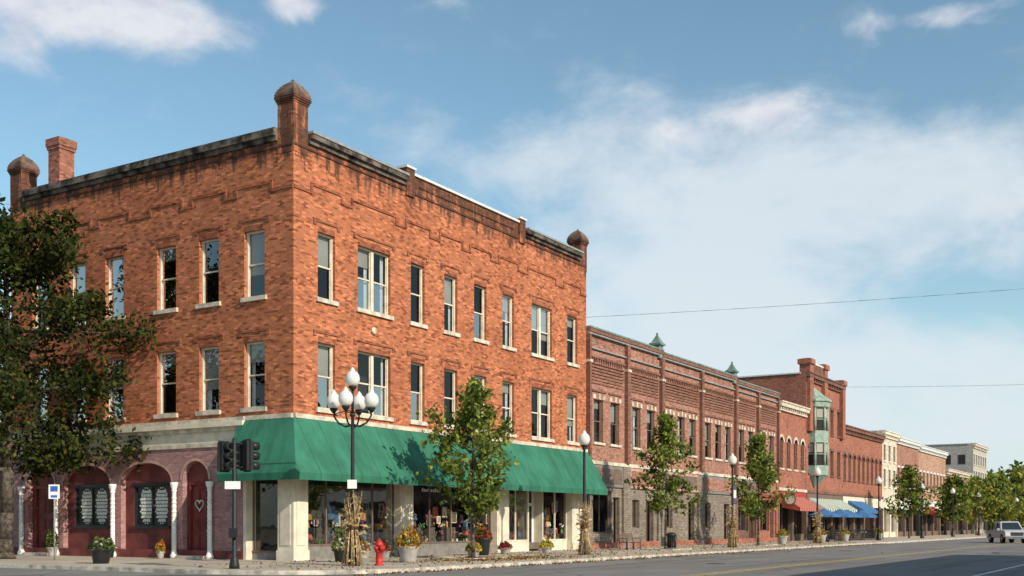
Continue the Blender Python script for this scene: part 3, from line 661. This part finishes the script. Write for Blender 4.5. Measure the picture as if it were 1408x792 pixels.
def tree(name,loc,H,th,R,nb,nleaf,size,mats,wts,tr,seed,prof,spread=.22,rise=(.45,1.0),lean=(0,0),twl=.45):
    r=random.Random(seed); E=empty(name,loc); w=P('trunk_and_limbs',E); pts=[]
    def tp(z): return Vector((lean[0]*z/H+.06*math.sin(z*1.1+seed)*tr*4,lean[1]*z/H+.06*math.cos(z*.9+seed)*tr*4,z))
    zs=[0,.25,.8]+[th*.5,th]+[th+(H*.95-th)*k/6 for k in range(1,7)]; zs=sorted(set(zs))
    w.tube([tp(z) for z in zs],[tr*(1.5 if z==0 else 1.12 if z<.5 else 1)*(1-.9*(z/H)**1.1) for z in zs],BARK,8)
    az=r.uniform(0,6)
    for i in range(nb):
        t=(i+.5)/nb; z=th*.9+(H*.93-th*.9)*t**1.1; az+=2.4+r.uniform(-.5,.5)
        ln=R*prof(t)*r.uniform(.55,1.2); el=r.uniform(*rise)*(.6+.6*t)
        d=Vector((math.cos(az)*math.cos(el),math.sin(az)*math.cos(el),math.sin(el))); q=tp(z); line=[q]
        for k in range(4):
            q=q+d*ln/4*1.15; d=(d+Vector((r.uniform(-.22,.22),r.uniform(-.22,.22),r.uniform(-.12,.14)))).normalized(); line.append(q)
        rb=max(.012,tr*.42*(1-t*.75)); w.tube(line,[rb*(1-k*.2) for k in range(5)],BARK,5)
        for k in range(1,5):
            for j in range(3 if R<3 else 4):
                dd=(d+Vector((r.gauss(0,.9),r.gauss(0,.9),r.gauss(0.1,.6)))).normalized()
                l=ln*twl*r.uniform(.5,1.1)*(1.1-.12*k); e=line[k]+dd*l
                w.tube([line[k],line[k]+dd*l*.5+Vector((0,0,.03)),e],[rb*.35,rb*.22,rb*.08],BARK,3)
                for m in range(6): pts.append(line[k].lerp(e,.25+.17*m))
    w.build(); pts=np.array([tuple(x) for x in pts])
    rr=np.random.default_rng(seed); wt=rr.uniform(0,1,len(pts))**2.2; wt/=wt.sum()
    idx=rr.choice(len(pts),nleaf,p=wt); L=pts[idx]+rr.normal(size=(nleaf,3))*spread
    leaf_mesh('foliage',E,L,size,mats,wts,seed); return E
ovate=lambda t:(.80+.5*math.sin(math.pi*min(1,t*1.15)))*(1-.72*t)
gm=[L1,L2,L3]
tree('street_tree',(6.1,-4.4,0),7.6,2.0,2.05,28,3900,.20,gm,[.40,.44,.16],.075,3,ovate,.16,(.30,.9))
tree('street_tree',(26.1,-4.4,0),7.9,2.2,1.75,24,3600,.19,gm,[.42,.42,.16],.08,11,ovate,.17)
tree('street_tree',(42.0,-4.4,0),7.7,2.0,1.8,24,3600,.20,gm,[.4,.45,.15],.08,19,ovate,.2)
tree('street_tree',(90,-4.4,0),7.7,2.2,2.2,22,2400,.28,gm,[.4,.35,.25],.08,23,ovate,.25)
for i,(u,m) in enumerate(((116,gm),(133,[L2,Y1,L1]),(146,gm),(158,[L2,Y1,L1]),(170,gm),(182,[L2,Y1,L1]),(194,gm))):
    tree('street_tree',(u,-4.4,0),7.2+.5*(i%3),1.8,2.9,18,2000,.42,m,[.4,.38,.22],.09,31+i,ovate,.35)
rd=lambda t:(.70+.55*math.sin(math.pi*min(1,t*1.0+.05)))*(1-.40*t)
tree('locust_tree',(-4.3,11.9,0),15.0,3.8,4.3,36,30000,.19,[D1,D2,D3],[.62,.32,.06],.30,5,rd,.30,(-.12,.55),twl=.42)
def mass(name,cents,n,size,mats,wts,seed):
    E=empty(name); r=np.random.default_rng(seed); pts=[]; w=P('trunks',E)
    for (x,y,z,R) in cents:
        w.tube([(x,y,-.1),(x,y,z)],[.25,.15],BARK,5)
        for k in range(9):
            o=r.normal(size=3)*R*.5; c=np.array([x,y,z])+o; d=r.normal(size=(n//9,3)); d/=np.linalg.norm(d,axis=1,keepdims=True)
            pts.append(c+d*R*.42*r.uniform(.6,1.1,(n//9,1)))
    w.build(); pts=np.concatenate(pts); leaf_mesh('foliage',E,pts,size,mats,wts,seed)
r0=random.Random(4)
mass('distant_trees',[(r0.uniform(182,225),r0.uniform(-4,16),r0.uniform(4,6.5),r0.uniform(3.2,4.6)) for _ in range(20)],900,.8,[L1,L2,Y1,L3],[.25,.4,.25,.1],18)
mass('distant_trees',[(r0.uniform(235,330),r0.uniform(-30,34),r0.uniform(5,9),r0.uniform(4,6.5)) for _ in range(34)],700,1.1,[L1,L2,Y1,L3],[.25,.4,.25,.1],8)
mass('distant_trees',[(r0.uniform(380,520),r0.uniform(-70,120),r0.uniform(8,16),r0.uniform(7,10)) for _ in range(46)],600,1.9,[L3,L1,L2],[.3,.4,.3],9)
# ------------------------------------------------------------ street furniture
def lamp(loc,five=False,banner=False,corn=False):
    E=empty('street_lamp',loc); p=P('post',E); H=5.05 if not five else 5.2
    p.lathe((0,0,0),[(.24,0),(.24,.12),(.2,.16),(.19,.5),(.14,.62),(.12,.95),(.14,1.0),(.09,1.08),(.075,1.5),(.06,H-.5),(.055,H-.1),(.10,H-.05),(.10,H),(.06,H+.05)],BLACK,n=12)
    g=P('globes',E)
    def globe(x,y,z,s=1.0):
        p.lathe((x,y,z),[(.05*s,-.15*s),(.12*s,-.05*s),(.15*s,0),(.13*s,.03*s)],BLACK,n=12)
        g.lathe((x,y,z+.02),[(.13*s,0),(.20*s,.07*s),(.245*s,.17*s),(.25*s,.27*s),(.225*s,.38*s),(.17*s,.46*s),(.10*s,.51*s),(.085*s,.54*s),(.09*s,.56*s),(.05*s,.60*s),(.015*s,.65*s)],GLOBE,n=18)
    if five:
        p.tube([(0,0,H),(0,0,H+.85)],[.05,.04],BLACK,8); globe(0,0,H+.95,1.0)
        for k in range(4):
            a=math.radians(20+90*k); c,s=math.cos(a),math.sin(a)
            pts=[(0,0,H-.35),(.25*c,.25*s,H-.42),(.5*c,.5*s,H-.30),(.66*c,.66*s,H-.08),(.68*c,.68*s,H+.12)]
            p.tube(pts,[.035,.035,.032,.03,.03],BLACK,6); p.tube([(0,0,H+.05),(.35*c,.35*s,H+.1),(.66*c,.66*s,H+.02)],[.02]*3,BLACK,5)
            globe(.68*c,.68*s,H+.2,1.0)
    else: globe(0,0,H+.12,1.1)
    if banner:
        b=P('banner',E); p.tube([(0,0,3.9),(.75,0,3.9)],[.015,.015],BLACK,5); p.tube([(0,0,2.75),(.75,0,2.75)],[.015,.015],BLACK,5)
        b.box(W,.1,.72,-.01,.01,2.78,3.87,plain('banner_cloth',(.07,.08,.12),.8)); b.box(W,.18,.64,.012,.016,3.1,3.6,CREAM); b.build()
    if corn:
        c=P('corn_stalk_bundle',E); r=random.Random(int(abs(loc[0])*7)+3)
        for i in range(70):
            a=r.uniform(0,6.28); rb=r.uniform(.1,.36); rt=r.uniform(.05,.34); h=r.uniform(1.4,2.6); a2=a+r.uniform(-.7,.7)
            p0=Vector((rb*math.cos(a),rb*math.sin(a),.02)); pm=Vector((.16*math.cos(a),.16*math.sin(a),1.3)); p1=Vector((rt*math.cos(a2),rt*math.sin(a2),h))
            c.tube([p0,pm,p1],[.014,.012,.006],CORN,4)
            for k in range(3):
                q=pm.lerp(p1,r.random()) if r.random()<.6 else p0.lerp(pm,r.random()); d=Vector((r.uniform(-1,1),r.uniform(-1,1),r.uniform(-.6,.5)))*.32; s=Vector((r.uniform(-1,1),r.uniform(-1,1),0)).normalized()*.025
                c.face([q-s,q+s,q+d*.6+s+Vector((0,0,.08)),q+d,q+d*.6-s+Vector((0,0,.08))],CORN)
        c.lathe((0,0,1.25),[(.2,0),(.2,.1)],O1,n=10); c.build()
    p.build(); g.build(); return E
lp=lamp((-3.05,-5.5,0),five=True,corn=True)
s=P('small_street_sign',lp); s.box(lambda a,d,z:(a*.52-d*.85,-a*.85-d*.52,z),-.16,.16,.1,.115,2.65,2.95,WHITE); s.build()
for i,u in enumerate((14,33.9,52.4,72,91.2,109,128,147,166)): lamp((u,-5.5,0),banner=(i in (1,3,4)),corn=(i in(0,1,2)))
camd=lambda a,d,z:(a*.52-d*.85,-a*.85-d*.52,z)  # plates turned toward the crossing
E=empty('traffic_signal',(-7.0,-3.9,0)); p=P('pole',E)
p.lathe((0,0,0),[(.17,0),(.17,.1),(.13,.3),(.12,.35),(.075,.4),(.07,4.15),(.02,4.2)],BLACK,n=12)
LR=plain('signal_lens_dark',(.05,.02,.02),.2)
def head(cx,cy,ang,z,h=.95,w=.33):
    M=Matrix.Rotation(ang,3,'Z')
    f=lambda a,d,zz:tuple(Vector((cx,cy,0))+M@Vector((a,-d,zz)))
    p.box(f,-w/2,w/2,-.12,.12,z,z+h,BLACK); p.box(f,-w/2-.05,w/2+.05,-.02,.0,z-.05,z+h+.05,BLACK)
    for k in range(3):
        zc=z+h*(k+.5)/3; q=Vector(f(0,.12,zc)); dr_=M@Vector((0,-1,0))
        p.lathe(q,[(.13,0),(.14,.26),(.125,.26),(.11,.02)],BLACK,n=12,axis=dr_); p.lathe(q,[(.11,.01),(.11,.02)],LR,n=12,axis=dr_)
    for zz in (z+.1,z+h-.1): p.tube([(0,0,zz),(cx,cy,zz)],[.03,.03],BLACK,6)
head(.22,-.36,math.radians(75),3.15); head(-.12,.34,math.radians(-5),3.15,.9); head(.5,.0,math.radians(170),3.2,.85)
p.box(camd,-.28,.22,.1,.115,2.55,2.80,WHITE); p.box(camd,-.13,.13,.09,.22,1.0,1.3,BLACK)
p.build()
BLS=plain('sign_blue',(.03,.12,.4),.5)
E=empty('parking_sign',(-4.3,8.8,0)); p=P('post_and_plate',E); p.tube([(0,0,0),(0,0,3.05)],[.03,.03],GREYM,6)
p.box(camd,-.22,.22,.035,.05,2.45,3.02,WHITE); p.box(camd,-.15,.15,.052,.056,2.74,2.96,BLS); p.box(camd,-.13,.13,.052,.056,2.5,2.60,BLS); p.build()
E=empty('fire_hydrant',(-2.35,-6.1,0)); p=P('body',E)
p.lathe((0,0,0),[(.17,0),(.17,.05),(.12,.07),(.11,.45),(.15,.47),(.15,.52),(.115,.54),(.115,.68),(.15,.70),(.15,.73),(.12,.80),(.07,.88),(.03,.9),(.03,.95)],RED,n=14)
for ax,r,l in (((1,0,0),.06,.2),((-1,0,0),.06,.2),((-.3,-1,0),.08,.22)): p.lathe((0,0,.6),[(r,0),(r,l*.75),(r*1.3,l*.75),(r*1.3,l),(.03,l),(.03,l+.04)],RED,n=10,axis=ax)
p.build()
def planter(loc,r,h,potm,cols_,wts,ph,n=500,spill=1.0,name='flower_planter'):
    E=empty(name,loc); p=P('pot',E); p.lathe((0,0,0),[(r*.62,0),(r*.7,.04),(r*.85,h*.7),(r*1.05,h*.92),(r*1.08,h),(r*.9,h),(r*.88,h-.06)],potm,n=16); p.build()
    q=rng.normal(size=(n,3)); q/=np.linalg.norm(q,axis=1,keepdims=True); q*=rng.uniform(.55,1,(n,1))**.5; q[:,2]=np.abs(q[:,2]); q*=np.array([r*1.15*spill,r*1.15*spill,ph]); q[:,2]+=h-.03
    q[:,2]*=1+.12*np.sin(q[:,0]*19)*np.cos(q[:,1]*17)
    leaf_mesh('flowers',E,q,.10,cols_,wts,int(n+h*100))
planter((-6.1,3.7,0),.40,.55,BLACK,[L1,L3,FLW],[.5,.4,.1],.40)
planter((.8,-5.0,0),.42,.6,TERRA,[FLO,FLR,L1,FLP],[.3,.1,.4,.2],.75)
planter((-.2,-2.6,0),.33,.5,BLACK,[L1,FLW,L2],[.5,.2,.3],.8)
planter((6.9,-3.9,0),.30,.35,TERRA,[FLP,L2],[.7,.3],.38)
planter((10.6,-2.0,0),.38,.8,BLACK,[FLR,L1,FLO],[.4,.5,.1],.5)
planter((16.2,-2.2,0),.32,.3,TERRA,[FLP,L2],[.75,.25],.36)
planter((13.2,-1.6,0),.30,.3,TERRA,[FLR,L2],[.6,.4],.3)
planter((3.2,-.9,0),.28,.35,TERRA,[FLO,FLW,L1],[.4,.2,.4],.45,300); planter((4.6,-.9,0),.28,.3,TERRA,[FLR,L1],[.5,.5],.35,300); planter((5.9,-.9,0),.26,.4,BLACK,[FLP,FLO,L1],[.3,.3,.4],.5,300)
planter((-1.0,9.6,0),.22,.35,BLACK,[L1,FLW],[.6,.4],.5,250)
planter((-.9,13.6,0),.25,.4,TERRA,[L1,L3],[.6,.4],.9,300); planter((-.9,6.55,0),.18,.3,TERRA,[L1,FLO],[.6,.4],.5,200)
for x in (46,56,63,75): planter((x,-4.8,0),.4,.6,TERRA,[L1,FLP,FLO],[.5,.3,.2],.5,300)
p=P('tree_bed')
for x in (6.1,26.1,42.0): 
    p.box(W,x-1.3,x+1.3,3.6,5.3,-.02,.035,MULCH); 
    for (a,b,c,d) in ((x-1.4,x+1.4,3.48,3.6),(x-1.4,x+1.4,5.3,5.42),(x-1.4,x-1.3,3.6,5.3),(x+1.3,x+1.4,3.6,5.3)): p.box(W,a,b,c,d,-.02,.06,KERB)
p.build()
n_=4200; xs=rng.uniform(-7,60,n_); ys=np.where(rng.uniform(size=n_)<.5,-8.6-np.abs(rng.normal(0,.25,n_)),rng.uniform(-8.3,-.5,n_)); 
k_=n_//4; xs[:k_]=6.1+rng.normal(0,2.2,k_); ys[:k_]=-5.6+rng.normal(0,1.0,k_); zs=np.where(ys<-8.5,-.11,.02)
E=empty('fallen_leaves'); leaf_mesh('leaves',E,np.stack([xs,ys,zs+rng.uniform(0,.02,n_)],1),.08,[O1,Y1,D3],[.55,.2,.25],77)
E=empty('park_bench',(24.3,-3.0,0)); p=P('seat',E)
for k in range(4): p.box(W,-.9,.9,-.02-.11*k+.2,.07-.11*k+.2,.43,.46,FRAMED)
for k in range(4): p.box(W,-.9,.9,-.26-.02*k,-.23-.02*k,.52+.11*k,.60+.11*k,FRAMED)
for x in (-.85,0,.85):
    p.tube([(x,-.24,0),(x,-.24,.42),(x,.22,.42),(x,.22,0)],[.025]*4,BLACK,6); p.tube([(x,.22,.42),(x,.33,.98)],[.025,.02],BLACK,6)
    if x: p.tube([(x,-.24,.42),(x,-.22,.66),(x,.26,.66)],[.02]*3,BLACK,6)
p.build()
for loc in ((27.8,-4.0,0),(58,-4.6,0)):
    E=empty('litter_bin',loc); p=P('bin',E); p.lathe((0,0,0),[(.25,0),(.27,.05),(.27,.1),(.24,.12),(.24,.72),(.3,.78),(.3,.84),(.24,.92),(.1,.97),(.1,.9)],BLACK,n=16)
    for k in range(16): a=k*math.pi/8; p.tube([(.27*math.cos(a),.27*math.sin(a),.08),(.3*math.cos(a),.3*math.sin(a),.8)],[.015,.015],BLACK,4)
    p.build()
for i,(x,y) in enumerate(((64.5,-2.6),(68.2,-3.0),(72,-2.6),(75.8,-3.0))):
    E=empty('cafe_umbrella_table',(x,y,0)); p=P('umbrella',E); p.tube([(0,0,0),(0,0,2.75)],[.025,.025],GREYM,6)
    p.lathe((0,0,0),[(1.45,2.10),(1.45,2.28),(.75,2.55),(.03,2.85)],BLUE,n=8,smooth=False); p.lathe((0,0,0),[(.28,0),(.28,.06)],BLACK,n=12)
    p.lathe((0,0,0),[(.5,.70),(.5,.74)],WHITE,n=14)
    for k in range(4):
        a=k*math.pi/2+.5; cx,cy=.8*math.cos(a),.8*math.sin(a)
        p.lathe((cx,cy,0),[(.2,.43),(.2,.46)],BLACK,n=8)
        for s in range(3): b_=s*2.1; p.tube([(cx+.18*math.cos(b_),cy+.18*math.sin(b_),0),(cx+.13*math.cos(b_),cy+.13*math.sin(b_),.44)],[.012,.012],BLACK,4)
        p.box(XY,cx*1.2-.17,cx*1.2+.17,cy*1.2-.02,cy*1.2+.02,.55,.9,BLACK)
    p.build()
p=P('iron_railing'); 
for z in (.15,.95): p.box(W,61.5,79,4.28,4.32,z,z+.04,BLACK)
for x in np.arange(61.5,79,.18): p.box(W,x,x+.02,4.29,4.31,.0,.95,BLACK)
p.build()
E=empty('hanging_shop_sign',(59.9,0,0)); p=P('sign',E); p.tube([(0,.1,4.3),(0,-1.5,4.3)],[.02,.02],BLACK,5); p.lathe((-.04,-1.0,3.6),[(.5,0),(.55,.01),(.55,.07),(.5,.08)],FRAMED,n=20,axis=(1,0,0)); p.lathe((-.055,-1.0,3.6),[(.42,0),(.42,.01)],CREAM,n=20,axis=(1,0,0)); p.build()
# ------------------------------------------------------------ vehicles
CARW=plain('vehicle_paint_silver',(.42,.43,.45),.3,var=.03,spec=.6); TIRE=plain('tyre',(.02,.02,.02),.9); CGL=plain('vehicle_glass',(.02,.025,.03),.05,spec=.9); HL=plain('headlight',(.7,.7,.68),.15); CHR=plain('chrome_trim',(.5,.5,.5),.25,metal=.8)
CARD=plain('vehicle_paint_dark',(.04,.05,.08),.3,spec=.6)
def car(name,loc,heading,paint,pickup=True):
    E=empty(name,loc); E.rotation_euler=(0,0,heading)
    b=P('body',E); hw=.95
    low=[(-2.7,.45),(-2.7,1.05),(-.5,1.1),(1.2,1.12),(2.35,1.08),(2.6,.95),(2.68,.5)]
    if not pickup: low=[(-2.3,.4),(-2.35,.85),(-1.9,.98),(1.0,.98),(2.1,.85),(2.25,.7),(2.28,.38)]
    def loft(prof,w0,w1,mat,top=None):
        n=len(prof)
        for s in (-1,1): b.face([(x,s*w0,z) for x,z in prof],mat)
        for i in range(n):
            j=(i+1)%n; b.face([(prof[i][0],-w0,prof[i][1]),(prof[j][0],-w0,prof[j][1]),(prof[j][0],w0,prof[j][1]),(prof[i][0],w0,prof[i][1])],mat)
    loft(low,hw,hw,paint)
    zt=1.85 if pickup else 1.5; zb=1.09 if pickup else .97
    cab=[(-1.0,zb),(-.9,zt-.06),(-.7,zt),(.45,zt),(.65,zt-.05),(1.35,zb)] if pickup else [(-1.9,zb),(-1.3,zt-.05),(-1.0,zt),(.1,zt),(.35,zt-.05),(1.15,zb)]
    hb,ht=hw-.04,hw-.2
    for s in (-1,1):
        b.face([(x,s*(hb if z<zb+.01 else ht),z) for x,z in cab],paint)
        g0=[(cab[0][0]+.12,s*(hb+.002),zb+.06),(cab[1][0]+.12,s*(ht+.025),zt-.14),(cab[4][0]-.1,s*(ht+.025),zt-.14),(cab[5][0]-.25,s*(hb+.002),zb+.06)]
        b.face(g0,CGL); xm=(cab[1][0]+cab[4][0])/2; b.box(W,xm-.04,xm+.04,(s*.9)-.06,(s*.9)+.06,zb,zt-.1,paint)
        b.box(XY,1.0,1.2,s*(hw+.02),s*(hw+.22),zb-.02,zb+.17,paint)
    for i in range(5):
        x0,z0=cab[i];x1,z1=cab[i+1]; w0=hb if z0<zb+.01 else ht; w1=hb if z1<zb+.01 else ht
        b.face([(x0,-w0,z0),(x0,w0,z0),(x1,w1,z1),(x1,-w1,z1)],paint)
    def glass(i,off):
        x0,z0=cab[i];x1,z1=cab[i+1]; w0=(hb if z0<zb+.01 else ht)-.1; w1=(hb if z1<zb+.01 else ht)-.1
        b.face([(x0+(x1-x0)*.08+off,-w0,z0+(z1-z0)*.08),(x0+(x1-x0)*.08+off,w0,z0+(z1-z0)*.08),(x0+(x1-x0)*.92+off,w1,z0+(z1-z0)*.92),(x0+(x1-x0)*.92+off,-w1,z0+(z1-z0)*.92)],CGL)
    glass(4,.02); glass(0,-.02)
    fx=low[-2][0]
    b.box(XY,fx-.02,fx+.06,-.5,.5,.62,.92,BLACK); b.box(XY,fx+.05,fx+.08,-.52,.52,.75,.79,CHR)
    for s in (-1,1): b.box(XY,fx-.06,fx+.055,s*.74-.18,s*.74+.18,.68,.9,HL); b.box(XY,low[1][0]-.03,low[1][0]+.05,s*.8-.1,s*.8+.1,.7,.95,RED)
    b.box(XY,fx-.02,fx+.16,-.93,.93,.38,.58,CHR if pickup else paint); b.box(XY,low[0][0]-.12,low[0][0]+.02,-.9,.9,.4,.6,CHR)
    R=.38 if pickup else .32
    for x in (-1.65,1.65) if pickup else (-1.4,1.4):
        for s in (-1,1):
            b.lathe((x,s*.70,R),[(R*.8,0),(R,.03),(R,.24),(R*.9,.27),(R*.62,.27),(R*.6,.24)],TIRE,n=20,axis=(0,s,0)); b.lathe((x,s*.93,R),[(R*.6,0),(R*.5,.03),(R*.15,.045)],CHR,n=12,axis=(0,s,0))
            b.lathe((x,s*.93,R),[(R*1.14,0),(R*1.14,.025)],BLACK,n=20,axis=(0,s,0))
    b.build(); return E
car('pickup_truck',(71,-16.5,-.13),math.pi+.42,CARW,True)
car('parked_car',(150,-10,-.13),0,CARD,False); car('parked_car',(163,-10,-.13),0,CARW,False)
# ------------------------------------------------------------ overhead wires
def wire(a,b,sag,r=.014):
    p=P('overhead_cable'); a=Vector(a); b=Vector(b); L=[]
    for i in range(25): t=i/24; q=a.lerp(b,t); q.z-=sag*4*t*(1-t); L.append(q)
    p.tube(L,[r]*25,GREYM,4); p.build()
wire((24.7,.3,13.5),(38.5,-38.5,15.0),.25); wire((80,.3,15.3),(73,-38.5,13.2),.3)
for x,y,h in ((38.5,-38.5,15.5),(73,-38.5,13.8)):
    E=empty('utility_pole',(x,y,0)); p=P('pole',E); p.tube([(0,0,0),(0,0,h)],[.16,.11],BARK,8); p.box(XY,-1.1,1.1,-.05,.05,h-.7,h-.55,BARK)
    for k in (-1,-.4,.4,1): p.lathe((k,0,h-.55),[(.04,0),(.06,.05),(.03,.14)],STONE,n=8)
    p.build()
# ------------------------------------------------------------ light, sky, camera
S=Vector((-1.0,-4.1,2.5)).normalized(); el=math.asin(S.z); rot=math.atan2(S.x,S.y)
sd=bpy.data.lights.new('sun','SUN'); sd.energy=5.0; sd.angle=math.radians(.53); sd.color=(1,.90,.76)
so=bpy.data.objects.new('sun',sd); scene.collection.objects.link(so); so.rotation_euler=(-S).to_track_quat('-Z','Y').to_euler(); so.location=(0,-60,60)
wd=bpy.data.worlds.new('World'); scene.world=wd; wd.use_nodes=True; nt=wd.node_tree; nt.nodes.clear(); n=N(nt)
out=n.node('ShaderNodeOutputWorld'); bg=n.node('ShaderNodeBackground'); bg.inputs[1].default_value=.145
sky=n.node('ShaderNodeTexSky',sky_type='NISHITA'); sky.sun_disc=False; sky.sun_elevation=el; sky.sun_rotation=rot; sky.air_density=1.0; sky.dust_density=.8; sky.ozone_density=1.2
tc=n.node('ShaderNodeTexCoord').outputs['Generated']
def dot(v):
    q=n.node('ShaderNodeVectorMath',operation='DOT_PRODUCT'); n.put(q.inputs[0],tc); q.inputs[1].default_value=v; return q.outputs['Value']
xr=dot((.5216,-.8532,0)); yf=dot((.8532,.5216,0)); zz=dot((0,0,1))
AZ=n.math('ARCTAN2',xr,yf); EL=n.math('ARCSINE',zz)
def blob(px,py,sx,sy,w):
    a=math.atan((px-704)/1531); e=math.atan((722-py)/1531*math.cos(a)); sx/=1531; sy/=1531
    q=n.math('ADD',n.math('POWER',n.math('ABSOLUTE',n.math('DIVIDE',n.math('SUBTRACT',AZ,a),sx)),2.0),n.math('POWER',n.math('ABSOLUTE',n.math('DIVIDE',n.math('SUBTRACT',EL,e),sy)),2.0))
    return n.math('MULTIPLY',n.math('EXPONENT',n.math('MULTIPLY',q,-1.0)),w)
def blobs(L):
    tot=None
    for bl in L:
        q=blob(*bl); tot=q if tot is None else n.math('ADD',tot,q)
    return tot
cv=n.node('ShaderNodeCombineXYZ'); n.put(cv.inputs[0],AZ); n.put(cv.inputs[1],n.math('MULTIPLY',EL,1.8)); 
nz=n.noise(cv.outputs[0],8.5,7,.60,.25)
puff=n.ramp(n.math('ADD',nz,blobs(((100,15,150,45,.46),(0,75,60,40,.36),(240,30,75,30,.26),(410,5,45,22,.42),(1050,158,85,28,.40),(930,185,70,20,.24),(720,200,90,22,.15),(1290,22,110,16,.22),(1330,310,120,40,.16),(1100,470,140,50,.14)))),.62,.95,0,.88)
veil=n.ramp(n.math('ADD',n.math('MULTIPLY',nz,1.15),blobs(((830,200,280,60,.34),(1200,270,360,85,.44),(950,400,330,120,.46),(1200,560,460,130,.52),(1320,415,140,44,-.36)))),.60,1.18,0,.85)
up=n.ramp(EL,-.02,.0)
hz=n.ramp(EL,.26,.0,0,.55)
skc=n.mix(1.0,sky.outputs[0],(1.0,1.15,1.05),'MULTIPLY')
skc=n.mix(hz,skc,(4.1,5.1,5.6))
nz2=n.noise(cv.outputs[0],20,4,.6)
cc=n.mix(n.ramp(nz2,.35,.65),(4.5,4.7,5.4),(5.8,5.9,6.1))
col=n.mix(n.math('MULTIPLY',veil,up),skc,(5.2,5.65,6.0))
col=n.mix(n.math('MULTIPLY',puff,up),col,cc)
nt.links.new(col,bg.inputs[0]); nt.links.new(bg.outputs[0],out.inputs[0])
cam=bpy.data.cameras.new('camera'); co=bpy.data.objects.new('camera',cam); scene.collection.objects.link(co); scene.camera=co
co.location=(-32.8,-30.1,1.4); co.rotation_euler=(math.radians(90),0,math.radians(31.44-90)); cam.sensor_width=36; cam.lens=39.15; cam.shift_y=.2315; cam.clip_end=5000; cam.clip_start=.1
scene.view_settings.view_transform='Standard'; scene.view_settings.look='None'; scene.view_settings.exposure=0
